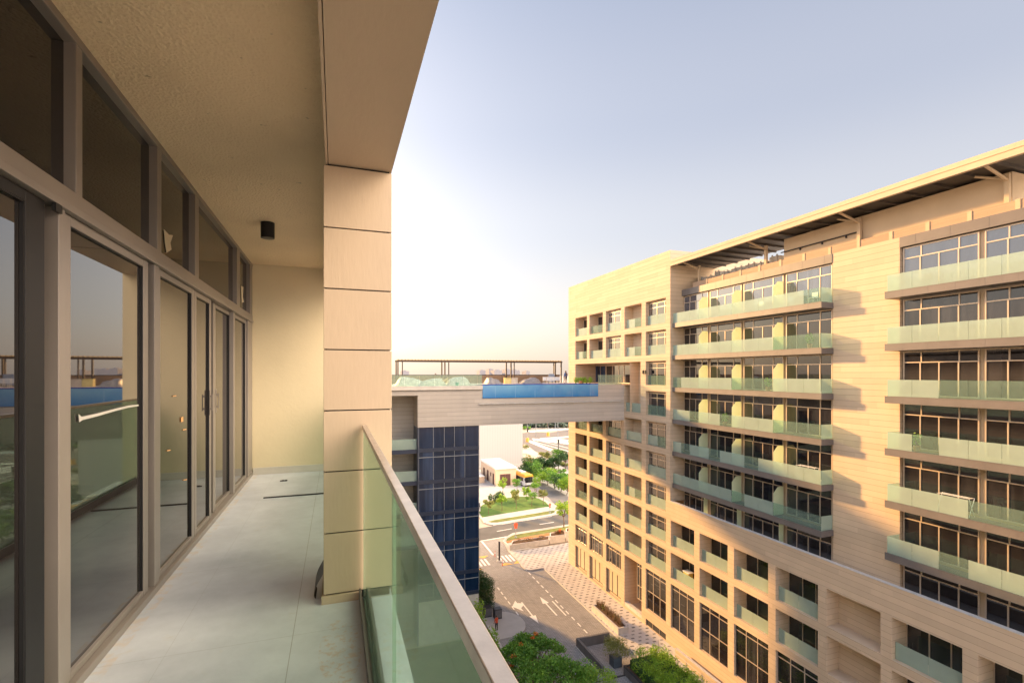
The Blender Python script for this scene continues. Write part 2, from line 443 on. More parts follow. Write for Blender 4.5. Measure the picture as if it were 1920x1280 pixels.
# roof parapet of louvred panels with posts, roof room, plant, canopy
M['louvre'] = siding('brown_louvre', (.42, .30, .21), .07)
pp = MB(); y = -8.0
while y < YC-2.3:
    pp.box(XW+.32, XW+.36, y+.11, y+2.2-.11, H+8.97, H+9.55); ps = MB(); ps.box(XW+.28, XW+.42, y-.11, y+.11, H+8.97, H+9.60); ps.build('parapet_post', M['render_cream'], BLD); y += 2.2
pp.build('louvre_panel', M['louvre'], BLD)
XR = 36.1
yr0, yr1 = YX(1898, XR), YX(1470, XR)
rr = MB(); rr.box(XR, XR+8, yr0, yr1, H+8.9, H+11.45); rr.build('roof_room', M['render_cream'], BLD)
rp = MB(); za = H+10.35
rp.bar((XR-.12, YX(1612, XR), za), (XR-.12, yr1+.2, za), .05); rp.bar((XR-.12, YX(1612, XR), za), (XR-.12, YX(1612, XR), H+9.0), .05)
for f in (.15,.45,.75):
    yb_ = YX(1612, XR)*(1-f) + yr1*f; rp.box(XR-.14, XR, yb_-.04, yb_+.04, za-.2, za+.03)
rp.build('roof_pipe', M['dark_metal'], BLD)
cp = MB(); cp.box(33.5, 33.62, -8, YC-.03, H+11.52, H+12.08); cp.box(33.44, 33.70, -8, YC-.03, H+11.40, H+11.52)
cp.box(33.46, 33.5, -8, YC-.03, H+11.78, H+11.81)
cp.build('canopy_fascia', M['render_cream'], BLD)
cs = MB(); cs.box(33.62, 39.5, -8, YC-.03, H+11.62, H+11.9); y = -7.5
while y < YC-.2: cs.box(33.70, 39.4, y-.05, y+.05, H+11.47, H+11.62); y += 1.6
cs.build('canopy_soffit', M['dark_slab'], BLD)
for px in (1312, 1437, 1612, 1890):
    y = YX(px, 35.9)
    b = MB(); b.box(35.75, 35.95, y-.12, y+.12, H+8.9, H+11.3)
    b.bar((35.85, y, H+10.95), (33.75, y, H+11.50), .09); b.bar((35.85, y, H+11.0), (35.2, y+1.2, H+11.5), .07)
    b.build('canopy_bracket', M['render_cream'], BLD)
rng = random.Random(3); pxs = 1283
while pxs < 1462:
    w_ = rng.uniform(14, 26); yb_, ya_ = YX(pxs, 37.2), YX(pxs+w_-4, 37.2); h_ = rng.uniform(1.35, 1.7)
    u = MB(); u.box(37.2, 38.6, ya_, yb_, H+8.9, H+8.9+h_)
    for q in range(2): u.box(37.12, 37.2, ya_+.1+q*(yb_-ya_)*.5, ya_+.22+q*(yb_-ya_)*.5, H+9.0, H+8.9+h_+.12)
    u.build('plant_unit', M['dark_metal'] if pxs < 1305 else M['concrete'], BLD); pxs += w_

# ---------------------------------------------------------------- the pool bridge
YB, YB2 = 52.8, 66.6
ZD, ZL = H - 1.36, H - 5.76
BR = empty('pool_bridge', (24, YB, ZL), 'beige clad bridge between the buildings carrying a blue glass sided swimming pool', 'bridge')
XA, XP0, XP1 = 8.19, 15.36, 29.9
b = MB()
b.box(-14, XA, YB, YB2, H-2.36, H-1.73)                 # over the recess
b.box(XA, XP0, YB, YB2, ZL, H-1.73)
b.box(XP0, X0-.003, YB, YB2, ZL, H-2.78)
b.box(XP1, X0-.003, YB+.001, YB2, H-2.779, ZD-.02)
b.box(X0-.002, X0+1.24, YB+.002, YB+.6, H-4.3, ZD-.021)
b.build('bridge_body', M['siding_bridge'], BR)
M['glass_deck'] = glassy('deck_balustrade_glass', (.80,.92,.86), (.50,.56,.46), .24)
M['deck'] = plain('pale_deck_paving', (.55, .50, .44), .8, var=.1, sc=1.5)
d = MB(); d.box(-14, XP0-.01, YB-.12, YB2, H-1.729, ZD); d.box(XP0-.009, X0-.004, YB+4.6, YB2, H-2.7, ZD+.001)
d.box(-14, XP0-.2, YB-.17, YB-.12, H-1.76, H-1.70)
d.build('deck', M['deck'], BR)
lg = MB(); lg.box(XP0-.4, X0-.5, YB-.14, YB-.002, H-3.42, H-3.31); x = XP0
while x < X0-1: lg.box(x, x+.12, YB-.12, YB-.02, H-3.50, H-3.42); x += 1.25
x = -2.0
while x < XP0-.5: lg.box(x, x+.12, YB-.1, YB-.02, H-1.82, H-1.762); x += 1.05
lg.build('ledge', M['concrete'], BR)
m, nt, bs = newmat('pool_water_side')
_, _, zz = posxyz(nt)
f = ramp(nt, zz, H-2.7, H-1.35)
c = mixc(nt, f, (.03, .19, .44), (.20, .42, .58)); n_ = ramp(nt, noise(nt, .5, 3), .35, .7)
xx, _, _ = posxyz(nt)
c = mixc(nt, mth(nt,'MULTIPLY', mth(nt,'LESS_THAN', mth(nt,'FRACT', mth(nt,'DIVIDE', xx, 2.4)), .035), .35), c, (.30,.48,.60))
nt.links.new(mixc(nt, mth(nt, 'MULTIPLY', n_, .5), c, (.02, .17, .46)), bs.inputs['Base Color'])
bs.inputs['Roughness'].default_value = .08; M['pool'] = m
m, nt, bs = newmat('pool_water_top'); bs.inputs['Base Color'].default_value = (.01, .05, .45, 1); bs.inputs['Roughness'].default_value = .06
bump(nt, noise(nt, 3, 3), bs, .3, .05); M['water'] = m
w = MB(); w.box(XP0, XP1, YB-.06, YB+.04, H-2.75, H-1.30)
w.build('pool_glass', M['pool'], BR)
w = MB(); w.box(XP0+.01, XP1-.01, YB+.041, YB+4.59, H-2.7, H-1.33); w.build('pool_water', M['water'], BR)
w = MB(); w.box(XP0, XP1, YB-.07, YB+.05, H-1.299, H-1.20); w.build('pool_rim', plain('deep_blue_rim', (.005,.03,.30), .2), BR)
gb = MB(); x = -14.0
while x < XP0-.2:
    x2 = min(x+1.6, XP0-.05); gb.box(x+.01, x2-.01, YB+.02, YB+.04, ZD, ZD+1.19); x = x2
gb.build('glass_balustrade', M['glass_deck'], BR)
gb = MB(); x = XP1+.05
while x < X0-.4:
    x2 = min(x+1.1, X0+.2); gb.box(x+.01, x2-.01, YB+.02, YB+.04, ZD, ZD+1.19); x = x2
gb.build('glass_balustrade', M['glass_deck'], BR)
M['brown_slat'] = siding('brown_slatted_screen', (.32, .21, .13), .10)
sw = MB(); sw.box(-14, X0-2.3, YB2-.1, YB2, ZD+.001, H-.22); sw.build('parapet_screen', M['brown_slat'], BR)
sw = MB(); sw.box(-14, X0-2.2, YB2-.14, YB2+.04, H-.22, H-.16); sw.build('screen_cap', M['dark_metal'], BR)

# pergola frame standing on the deck
M['pergola'] = plain('dark_brown_steel', (.06, .04, .03), .5, .2)
PG = empty('pergola', (19, 64, ZD), 'long dark brown steel pergola frame standing on the bridge deck behind the pool', 'pergola')
def px_on_y(px, Y):
    t = (px-960)/FPX; d = Y/(cos(PSI)-t*sin(PSI)); return d*(sin(PSI)+t*cos(PSI))
xl, xr_ = px_on_y(744, 64), px_on_y(1054, 64); PT = H+1.72
tp = MB(); tp.box(xl, xr_, 63.9, 64.05, PT-.2, PT); tp.box(xl, xr_, 65.9, 66.05, PT-.2, PT)
x = xl+.2
while x < xr_: tp.box(x, x+.06, 63.75, 66.2, PT+.002, PT+.12); x += .42
tp.build('top_frame', M['pergola'], PG)
for px in (746, 834, 958, 1052):
    x = px_on_y(px, 64)
    for yy_ in (63.9, 65.9):
        q = MB(); q.box(x-.08, x+.08, yy_, yy_+.15, ZD+.002, PT-.2); q.build('post', M['pergola'], PG)
    q = MB(); x2 = px_on_y(px+(10 if px < 1000 else -9), 64); q.box(x2-.06, x2+.06, 64.8, 64.92, ZD+.002, PT-.2); q.build('post', M['pergola'], PG)

# ---------------------------------------------------------------- the glass fronted wing under the bridge
WG = empty('glass_office_wing', (3, YB, 0), 'dark blue curtain wall building carrying the left end of the bridge', 'building')
XG = 14.95; ZG = H - 24.0
w = MB(); w.box(-14, 5.3, YB+2.9, YB2-.2, 0, H-2.362); w.box(5.3, XA, YB+2.901, YB2-.2, 0, H-2.362)
w.build('wall', siding('wing_cladding', (.46, .40, .33), .46), WG)
core = MB(); core.box(XA+.1, XG-.06, YB+.2, YB2-.25, .0, ZL-.003); core.box(XA-.02, XA+.1, YB+.05, YB+2.9, 0, ZL-.003)
core.build('core', M['span_blue'], WG)
base = MB(); base.box(XA+.05, XG-.02, YB+.1, YB2-.22, 0, ZG); base.build('base_wall', M['concrete'], WG)
mpx = (785, 812.5, 833, 852, 871.5, 898)
mx = [px_on_y(p, YB+.1) for p in mpx]
rows = [(ZL, H-8.02)] + [(H-8.40-3.4*k, H-11.42-3.4*k) for k in range(5)]
for r_, (zt, zb) in enumerate(rows):
    zb = max(zb, ZG)
    for a, c in zip(mx, mx[1:]):
        q = MB(); q.box(a+.03, c-.03, YB+.10, YB+.14, zb, zt); q.build('glass_panel', M['glass_blue'], WG)
    sp = MB(); sp.box(XA+.12, XG, YB+.02, YB+.16, zb-.40, zb-.002); sp.build('spandrel_band', M['span_blue'], WG)
ml = MB()
for a in mx: ml.box(a-.018, a+.018, YB+.06, YB+.12, ZG, ZL-.005)
for (zt, zb) in rows[1:]: ml.box(mx[0], mx[-1], YB+.055, YB+.12, zt-.62, zt-.56)
ml.build('mullions', M['line_white'], WG)
for k in range(4):
    zs = H - 8.54 - 3.4*k
    s = MB(); s.box(-14, XA-.03, YB+.3, YB+2.89, zs, zs+.45); sl = s.build('balcony', M['span_blue'], WG)
    g = MB(); g.box(-14, XA-.05, YB+.35, YB+.37, zs+.45, zs+1.55); g.build('glass_balustrade', M['glass_bal'], sl)
    wf = MB(); wf.box(2.0, 4.6, YB+2.82, YB+2.895, zs+.46, zs+2.9); wf.build('window', M['glass_win'], WG)

# ---------------------------------------------------------------- our own building and the balcony we stand on
ZFl, ZCe = H - 1.45, H + 1.565
XGz = -1.180; YEND = 7.9
M['plaster_c'] = None
m, nt, bs = newmat('rough_beige_ceiling_plaster')
n1 = ramp(nt, noise(nt, 1.1, 5), .35, .75); c = mixc(nt, mth(nt,'MULTIPLY',n1,.45), (.80,.64,.42), (.58,.46,.30))
sp_ = ramp(nt, noise(nt, 14, 2), .72, .78); c = mixc(nt, mth(nt,'MULTIPLY',sp_,.6), c, (.2,.16,.1))
nt.links.new(c, bs.inputs['Base Color']); bs.inputs['Roughness'].default_value = .95
vo = N(nt, "ShaderNodeTexVoronoi"); vo.inputs['Scale'].default_value = 55; g_ = N(nt, "ShaderNodeNewGeometry"); nt.links.new(g_.outputs['Position'], vo.inputs['Vector'])
bump(nt, mth(nt, 'ADD', vo.outputs[0], noise(nt, 90, 4)), bs, .55, .012); M['plaster_c'] = m
m, nt, bs = newmat('pale_yellow_wall_paint')
n1 = ramp(nt, noise(nt, 1.6, 6), .4, .75); c = mixc(nt, mth(nt,'MULTIPLY',n1,.35), (.62,.54,.37), (.48,.42,.29))
nt.links.new(c, bs.inputs['Base Color']); bs.inputs['Roughness'].default_value = .8; bump(nt, noise(nt, 25, 5), bs, .15); M['wall_paint'] = m
m, nt, bs = newmat('large_grey_floor_tiles')
x, y, z = posxyz(nt)
jx = mth(nt, 'LESS_THAN', mth(nt,'ABSOLUTE', mth(nt,'ADD', x, .225)), .0022)
jx2 = mth(nt, 'LESS_THAN', mth(nt,'ABSOLUTE', mth(nt,'ADD', x, .83)), .0016)
jy = mth(nt, 'LESS_THAN', mth(nt,'FRACT', mth(nt,'DIVIDE', mth(nt,'ADD', y, .62), 1.2)), .0032)
cl = ramp(nt, noise(nt, 1.8, 8, rough=.65), .3, .75)
c = mixc(nt, cl, (.34,.37,.43), (.53,.57,.64))
dirt = ramp(nt, noise(nt, 9, 6, rough=.7), .60, .75)
c = mixc(nt, mth(nt,'MULTIPLY',dirt,.25), c, (.42,.34,.22))
# rusty stain beside the column
dx = mth(nt,'SUBTRACT', x, .02); dy = mth(nt,'SUBTRACT', y, 2.75)
r2 = mth(nt,'ADD', mth(nt,'MULTIPLY',mth(nt,'MULTIPLY',dx,dx),90.0), mth(nt,'MULTIPLY',mth(nt,'MULTIPLY',dy,dy),9.0))
st = mth(nt,'MULTIPLY', mth(nt,'LESS_THAN', r2, 1.0), ramp(nt, noise(nt, 30, 6, rough=.7), .5, .6))
c = mixc(nt, mth(nt,'MULTIPLY',st,.45), c, (.42,.24,.10))
edge = mth(nt,'MULTIPLY', mth(nt,'LESS_THAN', x, XGz+.13), ramp(nt, noise(nt, 12, 6), .46, .6))
c = mixc(nt, mth(nt,'MULTIPLY',edge,.35), c, (.50,.33,.16))
j = mth(nt,'MAXIMUM', jx, mth(nt,'MAXIMUM', mth(nt,'MULTIPLY',jx2,.4), mth(nt,'MULTIPLY',jy,.6)))
c = mixc(nt, mth(nt,'MULTIPLY',j,.55), c, (.14,.13,.12))
nt.links.new(c, bs.inputs['Base Color']); bs.inputs['Roughness'].default_value = .42
bump(nt, noise(nt, 30, 5), bs, .05); M['tiles'] = m
def panelmat(name, col, rough=.5):
    m, nt, bs = newmat(name)
    mp = N(nt, "ShaderNodeMapping"); g = N(nt, "ShaderNodeNewGeometry"); mp.inputs['Scale'].default_value = (9, 3, 1.6)
    nt.links.new(g.outputs['Position'], mp.inputs[0])
    w1 = noise(nt, 6, 5, mp.outputs[0]); big = ramp(nt, noise(nt, 1.5, 3), .3, .7)
    c = mixc(nt, big, tuple(k*.93 for k in col), col); c = mixc(nt, mth(nt,'MULTIPLY',ramp(nt,w1,.4,.7),.15), c, tuple(k*.8 for k in col))
    nt.links.new(c, bs.inputs['Base Color']); bs.inputs['Roughness'].default_value = rough
    bump(nt, w1, bs, .25, .004); return m
M['panel'] = panelmat('tan_cladding_panel', (.47, .375, .27))
M['alu'] = plain('grey_beige_aluminium', (.235, .21, .195), .36, .3, var=.06, sc=2, ior=1.5)
M['alu_dark'] = plain('dark_grey_aluminium', (.10, .095, .10), .4, .3)
M['black'] = plain('black_gasket', (.008, .008, .010), .5)
M['transom_glass'] = winglass('dark_transom_glass', (.010, .009, .009), 1.38, .015, .2, wav=.02)
M['balc_glass'] = winglass('dark_reflecting_door_glass', (.012, .010, .010), 2.5, .015, .25, wav=.02)

def struct(o): o['kind'] = 'structure'; return o
f_ = MB(); f_.box(XGz-.3, .345, -1.4, YEND, ZFl-.25, ZFl); struct(f_.build('floor', M['tiles'], None, loc=(-.4, 2, ZFl)))
c_ = MB(); c_.box(XGz-.3, -.064, -1.4, YEND, ZCe, ZCe+.25); struct(c_.build('ceiling', M['plaster_c'], None, loc=(-.4, 2, ZCe)))
w_ = MB(); w_.box(XGz-.3, .345, YEND, YEND+.25, ZFl-.25, ZCe+.25)
we = struct(w_.build('wall_end', M['wall_paint'], None, loc=(-.4, YEND, ZFl)))
sk = MB(); sk.box(XGz+.06, .16, YEND-.014, YEND-.0005, ZFl+.001, ZFl+.10)
sk.build('skirting', M['concrete'], we)

# home building mass (other floors), seen only in reflections and from the side
HM = empty('apartment_building', (-8, 20, 0), 'tan clad apartment building our balcony belongs to, mostly outside the picture', 'building')
hm = MB(); hm.box(-16, XGz-.30, -20, 52.7, 0, H+5.5); hm.build('wall', M['siding_gold'], HM)
for k in list(range(-8, 0)):
    zz_ = ZFl + F*k
    if zz_ < 3: continue
    s = MB(); s.box(XGz-.29, .345, -20, 52.6, zz_-.4, zz_); sl = s.build('balcony', M['fascia'], HM)
    g = MB(); g.box(.16, .175, -20, 52.6, zz_, zz_+1.1); g.build('glass_balustrade', M['glass_bal'], sl)
hr = MB(); hr.box(XGz-.29, .34, YEND+.26, 52.5, ZFl-.25, ZFl); hr.box(XGz-.29, .34, YEND+.26, 52.5, ZCe, ZCe+.6)
hr.box(-16, .34, -20, 52.5, ZCe+.9, ZCe+1.1)
hr.build('upper_balcony', M['fascia'], HM)

# clad column
zc = [1.316, .923, .537, .151, -.235, -.621, -1.010, -1.395]
CX0, CX1, CY0, CY1 = -.074, .345, 3.32, 3.80
CO = empty('column', (.13, 3.55, ZFl), 'square tan clad column between the floor and the beam at the balcony edge', 'column')
k_ = MB(); k_.box(CX0+.012, CX1-.012, CY0+.012, CY1-.012, ZFl, H+1.40); k_.build('core', M['black'], CO)
for a, c in zip(zc, zc[1:]):
    q = MB(); q.box(CX0, CX1, CY0, CY1, H+c+.004, H+a-.004); q.build('cladding_panel', M['panel'], CO, bevel=.002)
q = MB(); q.box(CX0-.012, CX1-.19, CY0-.012, CY1+.012, ZFl+.001, H-1.40); q.build('plinth', M['panel'], CO)
# beam above
BE = empty('beam', (.13, 2, H+1.316), 'tan clad edge beam running along the top of the balcony over the column', 'beam')
q = MB(); q.box(-.045, CX1, -1.4, 9.5, H+1.325, H+2.3); q.build('beam_cladding', M['panel'], BE)
q = MB(); q.box(-.062, -.049, -1.4, YEND-.001, H+1.321, ZCe+.2); q.build('drip_edge', M['panel'], BE)
for y in (6.4,):
    q = MB(); q.box(-.044, CX1-.002, y, y+.004, H+1.3235, H+1.33); q.build('panel_joint', M['black'], BE)

# balustrade (two runs: before and behind the column)
M['rail'] = plain('brushed_rail_steel', (.50, .45, .40), .3, .7, var=.12, sc=18, bmp=.05, bsc=120)
M['near_glass'] = glassy('green_laminated_glass', (.78, .90, .82), (.34, .52, .41), .40, .03)
def balustrade(y0, y1, joints, label):
    B = empty('balustrade', (.165, (y0+y1)/2, ZFl), label, 'balustrade', 'glass balustrades of our balcony')
    r = MB(); r.box(.157, .184, y0, y1, H-.354, H-.329); r.build('top_rail', M['rail'], B, bevel=.002)
    ys = [y0] + joints + [y1]
    for a, c in zip(ys, ys[1:]):
        g = MB(); g.box(.1645, .1765, a+.004, c-.004, ZFl+.03, H-.352); g.build('glass_panel', M['near_glass'], B)
    ch = MB(); ch.box(.138, .150, y0, y1, ZFl+.001, ZFl+.075); ch.box(.190, .205, y0, y1, ZFl+.001, ZFl+.075); ch.box(.150, .190, y0, y1, ZFl+.001, ZFl+.02)
    ch.build('base_channel', M['alu_dark'], B)
    return B
balustrade(-1.35, CY0-.016, [-.2, 1.565], 'green glass balustrade with slim steel rail in the foreground, ending at the column')
balustrade(CY1+.02, YEND-.01, [5.9], 'short glass balustrade behind the column at the far end of the balcony')

# glazed wall of the flat
GW = empty('window_wall', (XGz, 4, ZFl), 'wall of sliding glass doors with transom lights along the left side of the balcony', 'glass doors')
ZT0, ZT1 = H+.757, H+.828
fr = MB(); xf, xb = XGz+.055, XGz-.05
fr.box(xb, xf, -1.6, YEND-.001, ZT0, ZT1); fr.box(xb, xf, -1.6, YEND-.001, ZCe-.045, ZCe-.001)
fr.box(xb, xf+.012, -1.6, YEND-.001, ZT0-.035, ZT0-.003)
fr.box(xb, xf+.01, -1.6, YEND-.001, ZFl+.001, ZFl+.045)
XF = xf - .003
def yp(px, X=XF): return YX(px, X)
ups = [(-1.6,-1.5),(.2,.3),(1.45,1.55),(yp(143),yp(155)),(yp(295),yp(303)),(yp(366),yp(373)),(yp(444.5),yp(450)),(yp(469),YEND-.002)]
for a, c in ups: fr.box(xb, XF, a, c, ZT1, ZCe-.045)
for a, c in ((-.2,-.1),(yp(111),yp(123)),(yp(290),yp(299)),(yp(438),yp(441)),(yp(465),YEND-.002)):
    fr.box(xb, XF-.001, a, c, ZFl+.045, ZT0-.035)
fr.build('frame', M['alu'], GW, bevel=.003)
vs = [-1.5] + [v for u in ups[1:] for v in u][:-1]
for a, c in zip(vs[0::2], vs[1::2]):
    q = MB(); xg = XGz+.005; q.face([(xg,c,ZT1),(xg,a,ZT1),(xg,a,ZCe-.045),(xg,c,ZCe-.045)]); q.build('transom_light', M['transom_glass'], GW)
def sash(name, y0, y1, X, st=.085, mat=None, hand=None):
    s = MB(); za, zb = ZFl+.047, ZT0-.037
    s.box(X-.035, X, y0, y0+st, za, zb); s.box(X-.035, X, y1-st, y1, za, zb)
    s.box(X-.034, X-.001, y0+st, y1-st, za, za+.035); s.box(X-.034, X-.001, y0+st, y1-st, zb-.045, zb)
    o = s.build(name, mat or M['alu'], GW, bevel=.003)
    g = MB(); xg = X-.018; g.face([(xg,y1-st,za+.03),(xg,y0+st,za+.03),(xg,y0+st,zb-.04),(xg,y1-st,zb-.04)]); g.build('pane', M['balc_glass'], o)
    gk = MB(); e = .006
    gk.box(X-.017, X-.004, y1-st-e, y1-st+.001, za+.035, zb-.045); gk.box(X-.017, X-.004, y0+st-.001, y0+st+e, za+.035, zb-.045)
    gk.box(X-.017, X-.004, y0+st, y1-st, zb-.045-e, zb-.044); gk.build('gasket', M['black'], o)
    if hand is not None:
        h = MB(); h.box(X+.0005, X+.006, hand-.010, hand+.010, H-.40, H-.16); h.box(X+.006, X+.022, hand-.006, hand+.006, H-.35, H-.33); h.box(X+.006, X+.022, hand-.006, hand+.006, H-.23, H-.21); h.box(X+.022, X+.028, hand-.007, hand+.007, H-.36, H-.20); h.build('handle', M['alu'], o)
    return o
XS1 = XGz+.036
sash('fixed_light', .0, 1.25, XGz+.02); sash('sliding_door', 1.20, YX(84, XS1), XS1, st=YX(84, XS1)-YX(48, XS1), mat=M['black'])
def sashp(name, p0, p1, X, st, **k): return sash(name, YX(p0, X), YX(p1, X), X, st=st, **k)
sash('fixed_light', yp(124), YX(278, XS1), XS1, st=YX(133, XS1)-yp(124)+.0)
sash('fixed_light', yp(299)+.002, YX(364.5, XS1), XS1, st=.075)
sashp('sliding_door', 365, 396, XS1-.004, .065, hand=YX(394, XS1-.004)-.02); sashp('sliding_door', 400, 434, XGz+.012, .10, hand=YX(404, XGz+.012)+.02)
sash('fixed_light', yp(441)+.002, yp(465)-.002, XGz+.03, st=.055)
bk = MB(); bk.box(XGz-.25, XGz-.2, -1.6, YEND, ZFl-.001, ZCe); bk.build('curtain', plain('dark_brown_curtain', (.03,.025,.022), .9), GW)
ls = MB(); ls.box(xf-.003, xf+.012, yp(97), yp(109), ZT0-.07, ZT0-.035); ls.build('latch_stop', M['black'], GW)
# debris on the glass and the floor
def scrap(name, pts, mat, label, cat, thick=.002, zup=False):
    mb = MB(); n = len(pts)
    mb.v = [tuple(p) for p in pts]; dv = (0,0,thick) if zup else (thick,0,0)
    mb.v += [(p[0]+dv[0], p[1], p[2]+dv[2]) for p in pts]
    mb.f.append(tuple(range(n))); mb.f.append(tuple(reversed(range(n, 2*n)))); mb.m += [0, 0]
    for i in range(n):
        j = (i+1) % n; mb.f.append((i, i+n, j+n, j)); mb.m.append(0)
    c0 = tuple(sum(p[i] for p in pts)/n for i in range(3))
    return tag(mb.build(name, mat, None, loc=c0), label, cat)
M['paper'] = plain('torn_paper_film', (.62, .55, .42), .8)
def gz(px, py, X):   # point on the plane of the glazing
    t = (px-960)/FPX; d = X/(sin(PSI)+t*cos(PSI)); return (X, d*(cos(PSI)-t*sin(PSI)), H + (700-py)*d/FPX)
xq = XGz+.009
scrap('paper_scrap', [gz(a,b,xq) for a,b in ((307,430),(316,440),(324,441),(319,455),(321,468),(312,474),(309,455))], M['paper'], 'torn scrap of protective paper on the third transom pane', 'paper scrap')
scrap('paper_scrap', [gz(a,b,xq) for a,b in ((452,536),(456,538),(455,556),(457,566),(453,568))], M['paper'], 'thin paper remnant on the farthest transom pane', 'paper scrap')
xq = XS1-.012
scrap('tape_strip', [gz(a,b,xq) for a,b in ((147,776),(152,781),(180,775),(215,766),(240,760),(259,758),(259,761),(240,764),(216,770),(182,780),(154,787),(148,791))], plain('silver_tape',(.7,.68,.66),.3,.4), 'crumpled silver tape strip stuck across the nearest large door pane', 'tape')
for i, (a, b, l) in enumerate(((327,742,'highest small orange tape fleck on the narrow fixed pane'),(341,786,'tallest orange tape fleck on the narrow fixed pane'),(346,805,'small yellow tape fleck under the tallest orange one'),(316,844,'left slanted tape fleck on the narrow fixed pane'),(347,899,'lowest small orange tape fleck on the narrow fixed pane'))):
    w1, h1 = ((2,5) if i == 1 else (3,1.3)); xq = XS1-.014
    scrap('tape_fleck', [gz(p,q,xq) for p,q in ((a-w1,b-h1+1),(a+w1,b-h1),(a+w1,b+h1-1),(a-w1,b+h1))], plain('orange_tape',(.75,.40,.16),.5), l, 'tape fleck')
st = MB(); st.box(-.795, .10, 6.36, 6.385, ZFl+.001, ZFl+.012)
tag(st.build('rubber_strip', M['black'], None, loc=(-.4, 6.37, ZFl)), 'thin black strip lying across the tiles near the far end of the balcony', 'strip')
px_, py_ = -.66, 7.3
lf = MB()
for a in range(4): lf.box(px_-.05+.02*a, px_-.02+.02*a, py_-.01-.004*(a%2), py_+.012, ZFl+.001, ZFl+.012+.004*(a%2))
tag(lf.build('debris_chip', M['dark_metal'], None, loc=(px_, py_, ZFl)), 'small dark chip of debris on the floor in front of the end wall', 'debris')
lp = MB(); n_ = 8
for i in range(n_+1):
    t_ = i/n_; lx = -.078-.055*sin(t_*2.2); lz = ZFl+.003+.17*(1-t_)**1.3
    lp.v += [(lx, 3.36+.05*t_, lz), (lx+.004, 3.66-.10*t_, lz+.02*sin(3*t_))]
for i in range(n_): lp.f.append((2*i,2*i+1,2*i+3,2*i+2)); lp.m.append(0)
tag(lp.build('membrane_offcut', M['dark_metal'], None, loc=(-.1, 3.45, ZFl)), 'curled dark offcut of membrane leaning against the foot of the column', 'offcut')
# ceiling lamp
CL = empty('ceiling_lamp', (-.669, 5.68, ZCe), 'black cylindrical spotlight fixed under the balcony ceiling', 'lamp')
q = MB(); q.bar((-.669,5.68,ZCe-.16),(-.669,5.68,ZCe-.001),.066,n=32); q.build('housing', M['black'], CL)
q = MB(); q.bar((-.669,5.68,ZCe-.1625),(-.669,5.68,ZCe-.1602),.050,n=32); q.build('lens', M['dark_metal'], CL)
q = MB(); q.bar((-.669,5.68,ZCe-.0008),(-.669,5.68,ZCe+.0002),.078,n=32)

# ---------------------------------------------------------------- the ground
def poly(name, pts, z, mat, kind='structure', thick=.03):
    mb = MB(); mb.prism(list(pts), z-thick, z)
    c0 = (sum(p[0] for p in pts)/len(pts), sum(p[1] for p in pts)/len(pts), z-thick)
    o = mb.build(name, mat, None, loc=c0); o['kind'] = kind; return o
def pxpoly(pp): return [P(a, b) for a, b in pp]
M['sand'] = plain('pale_sandy_ground', (.40, .34, .28), .9, var=.15, sc=.08)
M['asphalt'] = plain('asphalt', (.10, .098, .095), .85, var=.2, sc=.3, bmp=.2, bsc=20)
M['asphalt_pale'] = plain('worn_asphalt', (.16, .15, .145), .85, var=.15, sc=.2)
M['path'] = plain('pale_pavement', (.42, .40, .37), .85, var=.08, sc=.7)
M['white_line'] = plain('white_road_paint', (.72, .71, .68), .7, var=.06, sc=6)
M['orange_paint'] = plain('orange_road_paint', (.75, .42, .10), .7)
M['grass'] = plain('lawn_green', (.070, .135, .022), .9, var=.35, sc=.5, bmp=.3, bsc=12)
M['grass2'] = plain('dry_verge_green', (.13, .15, .035), .9, var=.35, sc=.8)
M['orange_soil'] = plain('orange_verge_soil', (.38, .16, .055), .95, var=.3, sc=2)
M['kerb'] = plain('kerb_stone', (.48, .45, .42), .8)
m, nt, bs = newmat('herringbone_drive_pavers')
x, y, z = posxyz(nt)
br = N(nt, "ShaderNodeTexBrick"); br.inputs['Scale'].default_value = 1.0; br.inputs['Brick Width'].default_value = .42; br.inputs['Row Height'].default_value = .2
br.inputs['Mortar Size'].default_value = .02; br.inputs['Color1'].default_value = (.24,.23,.22,1); br.inputs['Color2'].default_value = (.33,.315,.30,1); br.inputs['Mortar'].default_value = (.13,.125,.12,1)
mp = N(nt, "ShaderNodeMapping"); mp.inputs['Rotation'].default_value = (0,0,radians(45)); g = N(nt, "ShaderNodeNewGeometry"); nt.links.new(g.outputs['Position'], mp.inputs[0]); nt.links.new(mp.outputs[0], br.inputs['Vector'])
stn = ramp(nt, noise(nt, .18, 5), .4, .7)
mpt = N(nt, 'ShaderNodeMapping'); mpt.inputs['Scale'].default_value = (1.6, .06, 1); nt.links.new(g.outputs['Position'], mpt.inputs[0])
tyre = ramp(nt, noise(nt, 1.0, 5, mpt.outputs[0]), .52, .72)
oil = ramp(nt, noise(nt, .9, 4), .68, .76)
cc_ = mixc(nt, mth(nt,'MULTIPLY',stn,.5), br.outputs[0], (.33,.31,.29)); cc_ = mixc(nt, mth(nt,'MULTIPLY',tyre,.35), cc_, (.15,.145,.14)); cc_ = mixc(nt, mth(nt,'MULTIPLY',oil,.5), cc_, (.12,.115,.11))
nt.links.new(cc_, bs.inputs['Base Color']); bs.inputs['Roughness'].default_value = .8; M['pavers'] = m
m, nt, bs = newmat('plaza_paving_with_dark_blocks')
x, y, z = posxyz(nt)
row = mth(nt,'FLOOR', mth(nt,'DIVIDE', y, .66)); v = mth(nt,'FRACT', mth(nt,'DIVIDE', y, .66))
u = mth(nt,'FRACT', mth(nt,'ADD', mth(nt,'DIVIDE', x, .92), mth(nt,'MULTIPLY', row, .5)))
dk = mth(nt,'MULTIPLY', mth(nt,'LESS_THAN', u, .42), mth(nt,'LESS_THAN', v, .36))
